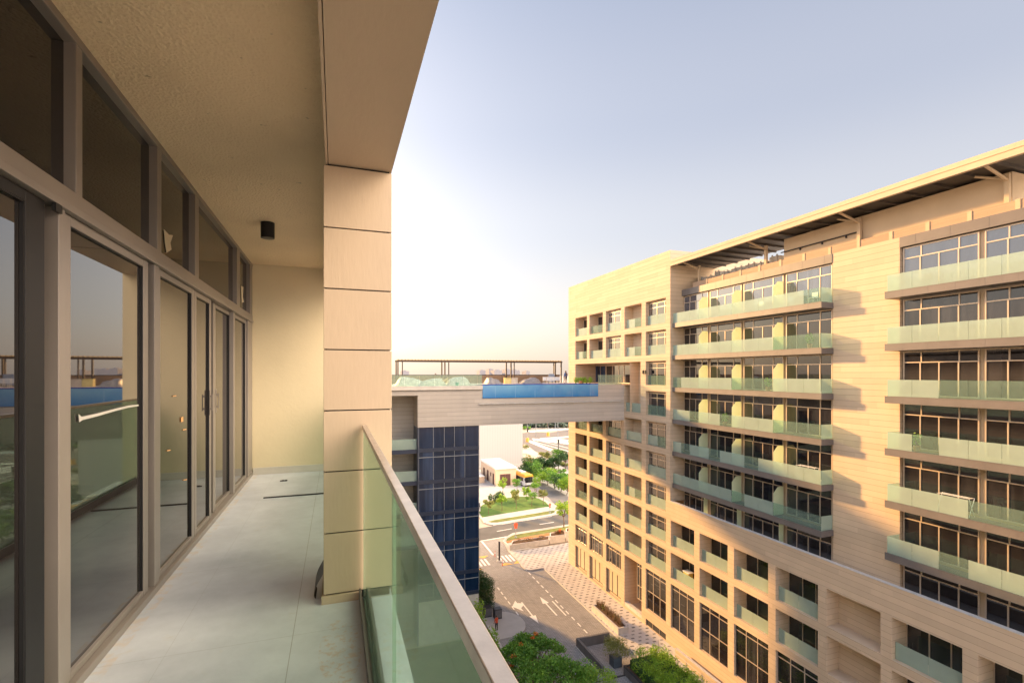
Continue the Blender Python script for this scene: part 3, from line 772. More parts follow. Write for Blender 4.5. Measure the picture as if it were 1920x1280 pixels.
wn2 = N(nt, "ShaderNodeTexWhiteNoise"); cb = N(nt, "ShaderNodeCombineXYZ"); nt.links.new(row, cb.inputs[0]); nt.links.new(mth(nt,'FLOOR',mth(nt,'ADD', mth(nt,'DIVIDE', x, .92), mth(nt,'MULTIPLY', row, .5))), cb.inputs[1]); nt.links.new(cb.outputs[0], wn2.inputs['Vector'])
dkc = mixc(nt, wn2.outputs[0], (.09,.088,.085), (.28,.26,.24)); bg_ = mixc(nt, ramp(nt, noise(nt, .7, 5), .3, .7), (.46,.42,.38), (.56,.52,.47))
nt.links.new(mixc(nt, dk, bg_, dkc), bs.inputs['Base Color']); bs.inputs['Roughness'].default_value = .8; M['plaza'] = m

g = MB(); g.box(-2500, 2500, -800, 5000, -1, -.05)
struct(g.build('ground', M['sand'], None, loc=(0,0,-1)))
poly('garden_ground', [(.4,5),(15.8,5),(15.8,52.6),(.4,52.6)], .0, plain('garden_soil', (.10,.10,.05), .95, var=.4, sc=.6))
poly('driveway', [(16.2,12),(29.2,12),(29.2,69.6),(27.2,71),(27.2,79),(26.5,82.4),(14,81),(14,68),(16.2,60)], 0, M['pavers'])
# plaza with its kerb step
pl = [(29.2,5),(X0,5),(X0,YE),(60,YE),(60,81),P(1066,1018),P(960,1036),P(956,1036),P(973.3,1052.7),P(979,1061),P(986,1067.5),P(993.6,1069),(29.2,P(1019,1065.5)[1])]
poly('plaza', pl, .13, M['plaza'], thick=.18)
# street
a0, a1 = P(900,1013), P(1066.7,985.7); b0, b1 = P(900,989.8), P(1046.4,964.4)
def ext(p, q, x): return (x, p[1] + (q[1]-p[1])*(x-p[0])/(q[0]-p[0]))
poly('road', [ext(a0,a1,-60), ext(a0,a1,160), ext(b0,b1,160), ext(b0,b1,-60)], .02, M['asphalt'])
# crossing apron, verge, pavement on the near side
poly('pavement', pxpoly([(955,1037),(944,1016),(948,1008),(962,1000),(1066,984),(1240,957),(1240,985),(1066,1010)]), .10, M['path'], thick=.15)
poly('verge_grass', pxpoly([(949,1015),(951,1010.5),(961,1004.5),(975,1001.5),(1066,987),(1200,966),(1200,975),(1066,993),(985,1007)]), .13, M['grass2'], kind='stuff')
poly('verge_soil', pxpoly([(949,1015.6),(985,1007.6),(1066,993.6),(1200,976),(1200,981),(1066,998.4),(991.5,1011),(951,1018.7)]), .13, M['orange_soil'])
# far side: pavement, strip, lawn
poly('pavement', pxpoly([(896,965),(904,973),(908,980),(925,984.2),(940,983.2),(1040,964.8),(1047,959),(1044,951),(1034,945),(1016,936),(990,930),(940,933),(896,948)]), .10, M['path'], thick=.15)
poly('verge_grass', pxpoly([(916,978),(921,979.8),(932,979.8),(1034,963.4),(1040,960.5),(1040.5,957.5),(1036,957.6),(980,967),(930,975)]), .13, M['grass2'], kind='stuff')
poly('lawn', pxpoly([(899.6,963),(904,970.3),(933.7,965),(956,961.4),(1031,949.6),(1022,941),(1009.7,935),(994,931.5),(970,931.8),(945.4,934.5),(925,938),(904.8,946.9),(897,955)]), .14, M['grass'], kind='stuff')
poly('forecourt', pxpoly([(860,1000),(899,989),(905,972),(896,962),(880,940),(880,880),(1010,880),(1070,925),(1120,950),(1120,956),(1047,966),(1040,946),(1010,933),(960,929),(905,944)][2:13]), -.0, M['path'])
poly('side_road', pxpoly([(1003,905),(1020,905),(1110,955),(1050,964.5),(1046,950),(1036,941)]), .012, M['asphalt_pale'])
poly('side_road', pxpoly([(1086,944),(1040,921),(1005,895),(985,880),(975,872),(965,872),(975,895),(1000,925),(1046,948)]), .008, plain('pinkish_drive_paving', (.36,.30,.27), .85))
# markings
def strip(name, x0, x1, y0, y1, z=.02, mat=None): return poly(name, [(x0,y0),(x1,y0),(x1,y1),(x0,y1)], z, mat or M['white_line'], thick=.014)
mk = MB()
def dashes(x, ya, yb, on, per):
    y = ya
    while y < yb: mk.box(x-.07, x+.07, y, min(y+on, yb), .004, .018); y += per
dashes(26.5, 47.6, 68.5, .85, 1.55); dashes(26.5, 37.0, 46.5, .85, 1.55)
dashes(20.67, 54.2, 64.3, .85, 1.45); mk.box(18.9, 20.6, 64.3, 64.45, .004, .018)
mk.box(25.95, 26.1, 53.6, 57.6, .004, .018)
def arrow(x, y0, y1, s):   # shaft along y, head at y1
    mk.box(x-.09, x+.09, min(y0, y1), max(y0, y1), .004, .018)
    mk.prism([(x-.42, y1), (x+.42, y1), (x, y1+s*1.9)], .005, .019)
arrow(25.0, 54.0, 57.3, 1); arrow(22.2, 58.6, 54.9, -1)
mk.prism([(22.1,58.3),(22.1,57.7),(21.6,57.2),(21.6,56.3),(20.7,57.9),(21.6,59.3),(21.6,58.6)], .006, .020)
for x in [24.1+.62*i for i in range(6)]: mk.box(x, x+.32, 71.9, 74.6, .004, .018)
for x in [19.3+.62*i for i in range(5)]: mk.box(x, x+.32, 71.6, 74.2, .004, .018)
q1, q2 = P(902,1015), P(923,1040); mk.prism([q1, (q1[0]+.3,q1[1]), (q2[0]+.3,q2[1]), q2], .004, .018)
q1, q2 = P(900,1013.5), P(960,1003.5); mk.prism([q1, q2, (q2[0],q2[1]-.35), (q1[0],q1[1]-.35)], .024, .034)
def seg(pa, pb, w, z=.036):
    (xa, ya), (xb, yb) = P(*pa), P(*pb); L = math.hypot(xb-xa, yb-ya); nx, ny = -(yb-ya)/L*w/2, (xb-xa)/L*w/2
    mk.prism([(xa-nx,ya-ny),(xb-nx,yb-ny),(xb+nx,yb+ny),(xa+nx,ya+ny)], z-.014, z)
seg((931.7,995.8),(959.5,990.8),.2); seg((1012,982.6),(1038.5,978.6),.2); seg((925,985.2),(1035,967.5),.12)
struct(mk.build('road_markings', M['white_line'], None, loc=(24,60,0)))
om = MB()
for (x, y, s) in ((24.5,71.2,1),(26.5,71.3,1),(19.6,70.9,1),(22.0,75.0,-1),(19.8,74.9,-1)):
    om.prism([(x-.95,y-.45*s),(x+.95,y-.45*s),(x-.1,y+.5*s)], .004, .019)
struct(om.build('hump_markings', M['orange_paint'], None, loc=(24,71,0)))
# kerbs
kb = MB()
def kerbline(pts, w=.14, z=.15):
    for (xa, ya), (xb, yb) in zip(pts, pts[1:]):
        L = math.hypot(xb-xa, yb-ya); nx, ny = -(yb-ya)/L*w/2, (xb-xa)/L*w/2
        kb.prism([(xa-nx,ya-ny),(xb-nx,yb-ny),(xb+nx,yb+ny),(xa+nx,ya+ny)], -.02, z+random.uniform(0,.003))
kerbline([(29.13,42.5), (29.13,P(1019,1065.5)[1]), P(993.6,1069.4), P(986,1068), P(979,1061.5), P(973.3,1053), P(957,1037)])
kerbline([ext(a0,a1,160), P(1066,984.5), P(962,1000.6), P(948,1008.6), P(944,1016), P(953,1022)], .25)
kerbline([P(896,965), P(904,973), P(908,980), P(917,983), P(925,984.4), P(940,983.4), P(1040,965), P(1047,959), P(1044,951), P(1032,943)], .25)
struct(kb.build('kerb', M['kerb'], None, loc=(30,70,0)))
isl = [(18.2+2.5*cos(radians(a)), 54.0+3.0*sin(radians(a))) for a in range(-100, 91, 10)] + [(16.3,57.0),(16.3,50.9)]
poly('paved_island', isl, .16, M['path'], thick=.2)

# far junction seen under the bridge
poly('road', pxpoly([(986,832),(1000,829),(1018,838),(1066,862),(1110,886),(1090,893),(1066,880),(1035,862),(1005,846)][:9]), .03, M['asphalt_pale'])
poly('road', pxpoly([(975,812),(1000,809),(1030,811),(1066,806),(1180,815),(1180,880),(1066,850),(1000,829),(975,834)]), .015, M['asphalt_pale'])
poly('pavement', pxpoly([(970,838),(990,836),(1006,848),(1036,864),(1064,881),(1090,898),(1060,890),(1010,858),(985,850),(970,850)]), .05, M['path'])
mk2 = MB()
def fseg(pa, pb, w, z=.07):
    (xa, ya), (xb, yb) = P(*pa), P(*pb); L = math.hypot(xb-xa, yb-ya); nx, ny = -(yb-ya)/L*w/2, (xb-xa)/L*w/2
    mk2.prism([(xa-nx,ya-ny),(xb-nx,yb-ny),(xb+nx,yb+ny),(xa+nx,ya+ny)], z-.02, z)
fseg((990,826),(1066,857),2.2); fseg((999,827),(1066,846),.5); fseg((1010,826),(1066,840),.5)
for i in range(12): fseg((1000+i*5.5,822+i*.4),(1004+i*5.5,826+i*.6),1.3)
fseg((1015,822.5),(1070,818.5),3.5); fseg((990,809),(1066,803.8),6); fseg((1036,822),(1066,826),3)
struct(mk2.build('junction_markings', M['white_line'], None, loc=(60,180,0)))

# ---------------------------------------------------------------- far buildings
def onX(px, X):  # y at world X for photo column
    return YX(px, X)
WB = empty('white_warehouse', (43, 150, 0), 'tall windowless white ribbed building behind the small substation', 'building')
m, nt, bs = newmat('white_ribbed_sheet')
x, y, z = posxyz(nt); rb = mth(nt, 'FRACT', mth(nt, 'MULTIPLY', mth(nt,'ADD', x, y), 1.2))
nt.links.new(mixc(nt, mth(nt, 'LESS_THAN', rb, .12), (.45,.44,.42), (.385,.375,.36)), bs.inputs['Base Color']); bs.inputs['Roughness'].default_value = .6; M['ribbed'] = m
q = MB(); q.box(26, 55.7, 146, 172, 0, 19.5); q.build('wall', M['ribbed'], WB)
q = MB(); q.box(25.8, 55.9, 145.8, 172.2, 19.5, 19.9); q.build('roof', M['white_roof'], WB)
q = MB(); q.box(25.95, 55.75, 145.93, 146, 0, .6); q.build('plinth', M['concrete'], WB)

SB = empty('substation', (41.5, 127, 0), 'small flat roofed cream substation with brown double doors next to the yellow bus', 'building')
M['cream'] = plain('cream_render', (.62,.47,.33), .8, var=.06, sc=.4)
q = MB(); q.box(38.8, 44.3, 121, 135, 0, 4.3); q.build('wall', M['cream'], SB)
q = MB(); q.box(38.6, 44.5, 120.8, 135.2, 4.3, 4.62); q.box(38.8, 44.3, 121, 135, 4.62, 4.75); q.build('roof', M['white_roof'], SB)
M['door_brown'] = siding('brown_steel_door', (.12,.065,.055), .3)
for j in range(2):
    q = MB(); q.box(39.9+1.45*j, 39.9+1.45*j+1.4, 120.94, 121.0, .05, 3.0); q.build('door', M['door_brown'], SB)
for y0_, w_ in ((122.6,1.2),(127.6,1.3),(131,1.5)):
    q = MB(); q.box(38.74, 38.8, y0_, y0_+w_, .05, 2.9); q.build('door', M['door_brown'], SB)
q = MB(); q.box(38.72, 38.8, 125.1, 125.7, 1.8, 2.8); q.build('vent', M['door_brown'], SB)
GS = empty('low_annex', (36, 128, 0), 'low pale walled yard to the left of the substation', 'building')
q = MB(); q.box(30, 37.2, 126, 134, 0, 1.6); q.build('wall', M['cream'], GS)
q = MB(); q.box(29.9, 37.3, 125.9, 134.1, 1.6, 1.75); q.build('roof', M['white_roof'], GS)

M['hazed_tower'] = plain('hazed_distant_facade', (.24,.24,.27), .9, var=.04, sc=.02)  # distance haze painted into the facade tone
for i, (px, w_, top, lb) in enumerate(((760,14,4.5,'leftmost low'),(905,12,6.0,'second'),(921,9,8.5,'third, tall'),(934,16,6.5,'fourth, broad'),(953,10,8.0,'fifth'),(966,20,6.8,'sixth, broad'),(990,8,4.5,'rightmost low'))):
    d_ = 1500 + 60*(i % 3); xx_ = px_on_y(px, d_); ww = w_*d_/FPX; T = empty('distant_tower', (xx_, d_, 0), lb + ' haze coloured building on the far skyline behind the pergola', 'building', 'haze coloured skyline buildings')
    zt_ = H + top*d_/FPX
    q = MB(); q.box(xx_-ww/2, xx_+ww/2, d_, d_+40, 0, zt_); q.build('wall', M['hazed_tower'], T); q = MB(); q.box(xx_-ww*.2, xx_+ww*.15, d_+5, d_+25, zt_, zt_+2.5); q.build('roof_room', M['hazed_tower'], T)

# ---------------------------------------------------------------- bus and vans
def rotpt(p, c, a): x, y = p[0]-c[0], p[1]-c[1]; return (c[0]+x*cos(a)-y*sin(a), c[1]+x*sin(a)+y*cos(a))
class RMB(MB):
    def __init__(s, c, a): MB.__init__(s); s.c = c; s.a = a
    def done(s): s.v = [(*rotpt((v[0]+s.c[0], v[1]+s.c[1]), s.c, s.a), v[2]) for v in s.v]; return s
def wheel(parent, c, a, x, y, r, w=.28):
    q = RMB(c, a); q.bar((x-w/2, y, r), (x+w/2, y, r), r, n=18); t = q.done().build('wheel', M['black'], parent)
    q = RMB(c, a); q.bar((x-w/2-.01, y, r), (x+w/2+.01, y, r), r*.55, n=12); q.done().build('rim', M['line_white'], t)
BC = (46.0, 123.2); BA = radians(7)
BU = empty('bus', (*BC, 0), 'white and yellow coach parked beside the small substation', 'bus')
M['bus_yellow'] = plain('yellow_bus_paint', (.72,.38,.05), .3, var=.04)
M['bus_white'] = plain('white_vehicle_paint', (.66,.65,.63), .3, var=.04)
def section(L0, L1, prof):   # profile (x,z) extruded along y
    n = len(prof); return prof
q = RMB(BC, BA)
prof = [(-1.25,.35),(1.25,.35),(1.25,2.4),(1.18,2.95),(.95,3.12),(-.95,3.12),(-1.18,2.95),(-1.25,2.4)]
q.v = [(p[0], -5.6 + (.25 if p[1] > 2.0 else 0), p[1]) for p in prof] + [(p[0], 5.6, p[1]) for p in prof]
q.f = [tuple(range(8)), tuple(reversed(range(8,16)))] + [(i, i+8, (i+1)%8+8, (i+1)%8) for i in range(8)]; q.m = [0]*10
q.done().build('body', M['bus_white'], BU)
q = RMB(BC, BA); q.v = [(-1.27,-5.42,2.35),(1.27,-5.42,2.35),(1.27,5.62,2.35),(-1.27,5.62,2.35),(-1.2,-5.4,2.98),(1.2,-5.4,2.98),(1.2,5.62,2.98),(-1.2,5.62,2.98),(-.96,-5.36,3.14),(.96,-5.36,3.14),(.96,5.62,3.14),(-.96,5.62,3.14)]
q.f = [(0,1,5,4),(4,5,9,8),(1,2,6,5),(5,6,10,9),(3,0,4,7),(7,4,8,11),(8,9,10,11),(2,3,7,6),(6,7,11,10)]; q.m = [0]*9
q.done().build('roof', M['bus_yellow'], BU)
q = RMB(BC, BA); q.box(-.7,.7,-2.6,.2,3.13,3.38); q.box(-.55,.55,1.4,3.8,3.13,3.32); q.done().build('roof_unit', M['bus_white'], BU)
for sx in (-1, 1):
    for j in range(6):
        q = RMB(BC, BA); y_ = -4.7+j*1.65; q.box(min(sx*1.255,sx*1.285), max(sx*1.255,sx*1.285), y_, y_+1.55, 1.35, 2.3); q.done().build('window', M['glass_win'], BU)
q = RMB(BC, BA); q.v = [(-1.12,-5.64,1.15),(1.12,-5.64,1.15),(1.08,-5.40,2.62),(-1.08,-5.40,2.62),(-1.12,-5.55,1.15),(1.12,-5.55,1.15),(1.08,-5.3,2.62),(-1.08,-5.3,2.62)]
q.f = [(0,1,2,3),(7,6,5,4),(0,3,7,4),(1,5,6,2),(3,2,6,7),(0,4,5,1)]; q.m=[0]*6; q.done().build('windscreen', M['glass_win'], BU)
for sx in (-.95,.95):
    q = RMB(BC, BA); q.box(sx-.18, sx+.18, -5.66, -5.59, .62, .82); q.done().build('headlight', M['line_white'], BU)
    q = RMB(BC, BA); q.box(sx*1.42-.06, sx*1.42+.06, -5.85, -5.6, 1.7, 2.3); q.done().build('mirror', M['black'], BU)
    for y_ in (-3.6, 3.2): wheel(BU, BC, BA, sx*1.2, y_, .5)
q = RMB(BC, BA); q.box(-1.24,1.24,-5.68,-5.6,.3,.5); q.done().build('bumper', M['black'], BU)
VC = P(891,955); VA = radians(-12)
VN = empty('van', (*VC, 0), 'white minibus at the left end of the lawn, half hidden by the blue glass building', 'van')
q = RMB(VC, VA); prof = [(-.95,.35),(.95,.35),(.95,1.4),(.85,2.05),(-.85,2.05),(-.95,1.4)]
q.v = [(p[0], -2.7+(.7 if p[1]>1.5 else 0), p[1]) for p in prof]+[(p[0], 2.6, p[1]) for p in prof]
q.f = [tuple(range(6)), tuple(reversed(range(6,12)))]+[(i,i+6,(i+1)%6+6,(i+1)%6) for i in range(6)]; q.m=[0]*8
q.done().build('body', M['bus_white'], VN)
for sx in (-1,1):
    for j in range(3):
        q = RMB(VC, VA); y_=-1.6+j*1.35; q.box(min(sx*.90,sx*.965), max(sx*.90,sx*.965), y_, y_+1.25, 1.25, 1.8); q.done().build('window', M['glass_win'], VN)
    for y_ in (-1.8,1.7): wheel(VN, VC, VA, sx*.88, y_, .36, .22)
q = RMB(VC, VA); q.v=[(-.85,-2.72,1.3),(.85,-2.72,1.3),(.78,-2.05,1.98),(-.78,-2.05,1.98)]; q.f=[(0,1,2,3)]; q.m=[0]; q.done().build('windscreen', M['glass_win'], VN)

# ---------------------------------------------------------------- plants
def leafmat(name, a, b, var=.5):
    m, nt, bs = newmat(name)
    g = N(nt, "ShaderNodeNewGeometry")
    n1 = ramp(nt, noise(nt, 1.1, 3), .35, .65)
    c = mixc(nt, g.outputs['Random Per Island'], a, b); c2 = mixc(nt, mth(nt,'MULTIPLY',n1,var), c, tuple(k*.75 for k in a))
    nt.links.new(c2, bs.inputs['Base Color']); bs.inputs['Roughness'].default_value = .55
    t = N(nt, "ShaderNodeBsdfTranslucent"); nt.links.new(c2, t.inputs[0])
    mx = N(nt, "ShaderNodeMixShader"); mx.inputs[0].default_value = .3
    nt.links.new(bs.outputs[0], mx.inputs[1]); nt.links.new(t.outputs[0], mx.inputs[2]); nt.links.new(mx.outputs[0], nt.nodes['Material Output'].inputs[0])
    return m
M['leaf'] = leafmat('mid_green_leaves', (.08,.24,.025), (.24,.42,.05))
M['leaf_l'] = leafmat('fresh_green_leaves', (.17,.36,.02), (.40,.54,.05))
M['leaf_d'] = leafmat('dark_green_leaves', (.025,.08,.02), (.07,.16,.035))
M['leaf_y'] = leafmat('olive_leaves', (.16,.20,.04), (.32,.32,.09))
M['leaf_dry'] = leafmat('dry_brown_leaves', (.20,.13,.075), (.34,.24,.15))
M['leaf_flower'] = leafmat('orange_blossom', (.65,.13,.02), (.85,.25,.04), .1)
M['bark'] = plain('bark', (.16,.11,.075), .9, var=.3, sc=8)
def leaves(mb, c, r, n, size, rng, flat=1.0, shell=.5):
    for _ in range(n):
        while True:
            d = [rng.uniform(-1,1) for _ in range(3)]; L = math.sqrt(sum(k*k for k in d))
            if .05 < L <= 1: break
        rr = (shell + (1-shell)*rng.random()) / L if rng.random() < .75 else rng.random()/L
        p = (c[0]+d[0]*r[0]*rr, c[1]+d[1]*r[1]*rr, c[2]+d[2]*r[2]*rr)
        s = size*rng.uniform(.6,1.3)
        u = [rng.gauss(0,1) for _ in range(3)]; u[2] *= .7*flat; L = math.sqrt(sum(k*k for k in u)) or 1; u = [k/L for k in u]
        w = [rng.gauss(0,1) for _ in range(3)]; dt = sum(u[i]*w[i] for i in range(3)); w = [w[i]-dt*u[i] for i in range(3)]
        L = math.sqrt(sum(k*k for k in w)) or 1; w = [k/L for k in w]
        mb.face([tuple(p[i]-u[i]*s*.5 for i in range(3)), tuple(p[i]+w[i]*s*.22 for i in range(3)),
                 tuple(p[i]+u[i]*s*.5 for i in range(3)), tuple(p[i]-w[i]*s*.22 for i in range(3))])
def tree(name, loc, h, cr, label, cat='tree', mat='leaf', n=1400, size=.22, group=None, ch=None, base=.42, seed=1, trunk=.09, clumps=9, flower=0, stems=1, loose=0):
    rng = random.Random(seed*77+5); x, y = loc[0], loc[1]; z = loc[2] if len(loc) > 2 else 0
    T = empty(name, (x, y, z), label, cat, group)
    ch = ch or (h*(1-base))/2; cz = z + h - ch
    cl = []
    for i in range(clumps):
        a = 2*pi*i/clumps*1.62+rng.random(); rr = cr*rng.uniform(.25,.72); zz = cz + ch*rng.uniform(-.65,.62)
        s = rng.uniform(.32,.55)
        if loose: rr = cr*(.15+.85*rng.random()**.6); zz = cz + ch*(.55*(1-(rr/cr)**2)-.25+rng.uniform(-.25,.25)); s = rng.uniform(.17,.34)
        cl.append((x+cos(a)*rr, y+sin(a)*rr, zz, s))
    tk = MB()
    for k in range(stems):
        bx, by = x+(rng.uniform(-.3,.3)*cr*.5 if stems > 1 else 0), y+(rng.uniform(-.3,.3)*cr*.5 if stems > 1 else 0)
        m1 = (bx+rng.uniform(-.08,.08)*h*.3, by+rng.uniform(-.08,.08)*h*.3, z+h*base*.6); m2 = (x+rng.uniform(-.1,.1)*cr, y+rng.uniform(-.1,.1)*cr, z+h*base*1.05)
        tk.bar((bx,by,z-.05), m1, trunk, trunk*.8, 8); tk.bar(m1, m2, trunk*.8, trunk*.62, 8)
        for c in cl[k::stems]: tk.bar(m2, (c[0],c[1],c[2]), trunk*.45, trunk*.12, 5)
    tk.build('trunk', M['bark'], T)
    cm = MB()
    for c in cl: leaves(cm, c[:3], (cr*c[3], cr*c[3], ch*c[3]*.95), n//clumps, size, rng)
    cm.build('crown', M[mat], T)
    if flower:
        fm = MB()
        for c in rng.sample(cl, min(flower, len(cl))): leaves(fm, (c[0],c[1],c[2]+ch*c[3]*.85), (.28,.28,.14), 40, size*.8, rng)
        fm.build('blossom', M['leaf_flower'], T)
    return T
def shrub(name, x, y, z, rx, ry, h, label, cat='shrub', mat='leaf', n=900, size=.14, seed=1, group=None, rot=0):
    rng = random.Random(seed*31+7); T = empty(name, (x,y,z), label, cat, group)
    cm = MB(); k = max(4, int(rx*ry*5)); k = min(k, 40)
    for i in range(k):
        ax, ay = rng.uniform(-.72,.72)*rx, rng.uniform(-.72,.72)*ry
        cx, cy = x+ax*cos(rot)-ay*sin(rot), y+ax*sin(rot)+ay*cos(rot)
        leaves(cm, (cx, cy, z+h*rng.uniform(.42,.62)), (min(rx,.9)*.6, min(ry,.9)*.6, h*.45), n//k, size, rng)
    cm.build('foliage', M[mat], T)
    st = MB()
    for i in range(5): st.bar((x+rng.uniform(-.2,.2)*rx, y+rng.uniform(-.2,.2)*ry, z), (x+rng.uniform(-.5,.5)*rx, y+rng.uniform(-.5,.5)*ry, z+h*.6), .03, .012, 5)
    st.build('stem', M['bark'], T)
    return T
# young trees on and behind the lawn: photo column, row of the foot, height, crown, material
LT = [(916,965,3.6,1.4,'leaf_y','young tree at the left tip of the lawn'),
      (941,958.8,4.2,1.3,'leaf_l','thin bright green tree, second from the left on the lawn'),
      (967.7,954.8,4.6,1.25,'leaf_y','tall slim tree at the front middle of the lawn'),
      (996.9,949.8,3.9,1.5,'leaf','broad tree at the front right of the lawn'),
      (1019,947,4.1,1.45,'leaf_y','pale airy tree at the right tip of the lawn'),
      (966,944,3.9,1.0,'leaf','small tree right behind the tall slim lawn tree'),
      (988,940.5,3.7,1.3,'leaf_l','small round tree in the middle of the lawn'),
      (1003,932.5,4.0,1.2,'leaf','tree on the back edge of the lawn, right of the middle'),
      (943,931,4.4,1.35,'leaf_l','tree in front of the left corner of the substation'),
      (969,925,3.9,1.6,'leaf','tree in front of the substation, left of the bus'),
      (1006,922,4.0,1.3,'leaf_l','tree in front of the nose of the bus')]
for i, (px, py, h_, c_r, mt, lb) in enumerate(LT):
    tree('young_tree', P(px, py), h_, c_r, lb, mat=mt, n=620, size=.34, seed=i+1, trunk=.07, clumps=7, base=.40, group='young trees around the lawn')
shrub('dark_shrub', *P(926,941), 0, 1.7, 1.2, 2.1, 'round dark shrub behind the left end of the lawn', mat='leaf_d', n=700, size=.32, seed=3)
shrub('dark_shrub', *P(936,938), 0, 1.5, 1.2, 2.2, 'dark shrub right beside the round one behind the lawn', mat='leaf_d', n=600, size=.32, seed=4)
# belt of trees right of the bus
BT = [(984,893,5.2,2.6,'leaf_d','dark tree directly behind the roof of the bus'),(990,886,5.6,2.4,'leaf_y','yellowish tree behind the bus, topmost of the belt'),
      (998,893,5.4,2.6,'leaf','green tree right behind the bus windscreen'),(1008,886,5.0,2.6,'leaf_d','dark tree, second in the back row of the belt'),
      (1018,884,4.6,2.4,'leaf_d','dark tree, third in the back row of the belt'),(1029,883,4.6,2.4,'leaf_d','dark tree, fourth in the back row of the belt'),
      (1040,882,4.2,2.3,'leaf_d','flat dark tree at the right end of the back row'),(1003,902,5.2,2.5,'leaf_d','dark bushy tree beside the drive, nearest the bus'),
      (1013,905,5.4,2.7,'leaf','mid green tree beside the drive, second from the bus'),(1027,909,4.9,2.7,'leaf_l','light green tree in the middle of the belt by the drive'),
      (1040,915,4.7,2.6,'leaf','mid green tree by the drive, fourth from the bus'),(1052,922,4.7,2.6,'leaf_d','dark green tree by the drive near the cream corner'),
      (1063,928,4.9,2.6,'leaf_l','bright green tree touching the cream building corner'),(1056,905,3.0,2.3,'leaf','low rounded tree behind the belt by the white paving')]
for i, (px, py, h_, c_r, mt, lb) in enumerate(BT):
    tree('belt_tree', P(px, py), h_, c_r, lb, mat=mt, n=1100, size=.48, seed=i+31, trunk=.12, clumps=10, base=.15, group='trees in the belt beside the bus')
shrub('clipped_hedge', *P(1038,886), 0, 5.5, 1.2, 1.0, 'low clipped hedge on the white paving behind the belt', cat='hedge', mat='leaf', n=800, size=.4, seed=9)
tree('street_tree', P(1047,878), 6.4, 2.6, 'round tree by the far avenue below the black post', mat='leaf', n=1100, size=.5, seed=51, trunk=.14, clumps=10)
tree('street_tree', P(1027,866), 3.8, 1.2, 'thin sapling by the far avenue left of the round tree', mat='leaf_y', n=350, size=.45, seed=52, trunk=.08, clumps=6)
tree('street_tree', P(1060,884), 6.0, 2.8, 'dark tree by the far avenue against the cream corner', mat='leaf_d', n=1100, size=.5, seed=53, trunk=.14, clumps=10)
for i, (pa, pb, lb) in enumerate((((1011,850),(1033,861),'yellow topped strip hedge along the far avenue, farther part'),((1034,862),(1064,876),'yellow topped strip hedge along the far avenue, nearer part'))):
    (xa, ya), (xb, yb) = P(*pa), P(*pb); L = math.hypot(xb-xa, yb-ya)
    shrub('strip_hedge', (xa+xb)/2, (ya+yb)/2, 0, L/2*1.1, 1.1, 1.0, lb, cat='hedge', mat='leaf_y', n=1200, size=.5, seed=60+i, rot=math.atan2(yb-ya, xb-xa))
shrub('far_shrub', *P(984,841), 0, 2.0, 1.5, 1.6, 'small bush beside the right edge of the white building', mat='leaf_y', n=300, size=.5, seed=64)
shrub('far_shrub', *P(985,804.5), 0, 3.5, 3, 1.6, 'flat bush on the far traffic island by the white building', mat='leaf', n=300, size=.9, seed=65)
# woods beyond the junction
wd = MB(); rng = random.Random(5)
for i in range(150):
    px = 968 + rng.random()*150; t = rng.random(); X, Y = P(px, 796.5+4.5*t)
    hh = rng.uniform(5, 9); leaves(wd, (X, Y, hh*.5), (5, 5, hh*.5), 60, 2.0, rng)
M['leaf_hazed'] = leafmat('hazed_far_leaves', (.22,.29,.23), (.32,.38,.28), .3)  # haze of the distance put into the leaf colour
tag(wd.build('far_wood', M['leaf_hazed'], None, loc=(*P(1030,798), 0)), 'belt of haze coloured trees beyond the road junction', 'trees', kind='stuff')
# frangipani by the corner
tree('frangipani_tree', P(1057,990), 5.2, 2.0, 'frangipani tree with large leaves beside the street at the cream corner', mat='leaf_l', n=620, size=.50, seed=71, trunk=.12, clumps=11, base=.38)

# ---------------------------------------------------------------- planters, walls, ramp near the plaza
def planter(name, pts, z0, z1, label, cat='planter', w=.18, soil=True, mat='concrete', cap=True):
    T = empty(name, (sum(p[0] for p in pts)/len(pts), sum(p[1] for p in pts)/len(pts), z0), label, cat)
    q = MB(); cx, cy = T.location[0], T.location[1]
    q.prism(pts, z0, z1-.05); q.build('wall', M[mat], T)
    q = MB(); n = len(pts)
    for i in range(n):
        a, b = pts[i], pts[(i+1)%n]; L = math.hypot(b[0]-a[0], b[1]-a[1]); ux, uy = (b[0]-a[0])/L, (b[1]-a[1])/L
        nx, ny = -uy, ux
        if (cx-a[0])*nx + (cy-a[1])*ny < 0: nx, ny = -nx, -ny
        e = .02
        poly_ = [(a[0]-nx*e-ux*e*0, a[1]-ny*e), (b[0]-nx*e, b[1]-ny*e), (b[0]+nx*w, b[1]+ny*w), (a[0]+nx*w, a[1]+ny*w)]
        q.prism(poly_, z1-.05+.002*i, z1+.03+.002*i)
    q.build('coping', M['kerb'] if mat == 'concrete' else M['dark_metal'], T)
    if soil:
        ins = []; 
        for p in pts: ins.append((p[0]+(cx-p[0])*.05, p[1]+(cy-p[1])*.05))
        q = MB(); q.prism(ins, z1-.0499, z1-.03); q.build('soil', plain('planter_soil', (.10,.055,.03), .95, var=.3, sc=4), T)
    return T
planter('long_planter', [(29.4,47.4),(30.7,47.4),(30.7,53.4),(29.4,53.4)], .13, .85, 'long raised stone planter on the plaza edge with dry brown grasses')
rng = random.Random(8)
T = empty('dry_grasses', (30.1,50.2,.85), 'dry brown ornamental grasses growing in the long plaza planter', 'plants')
q = MB()
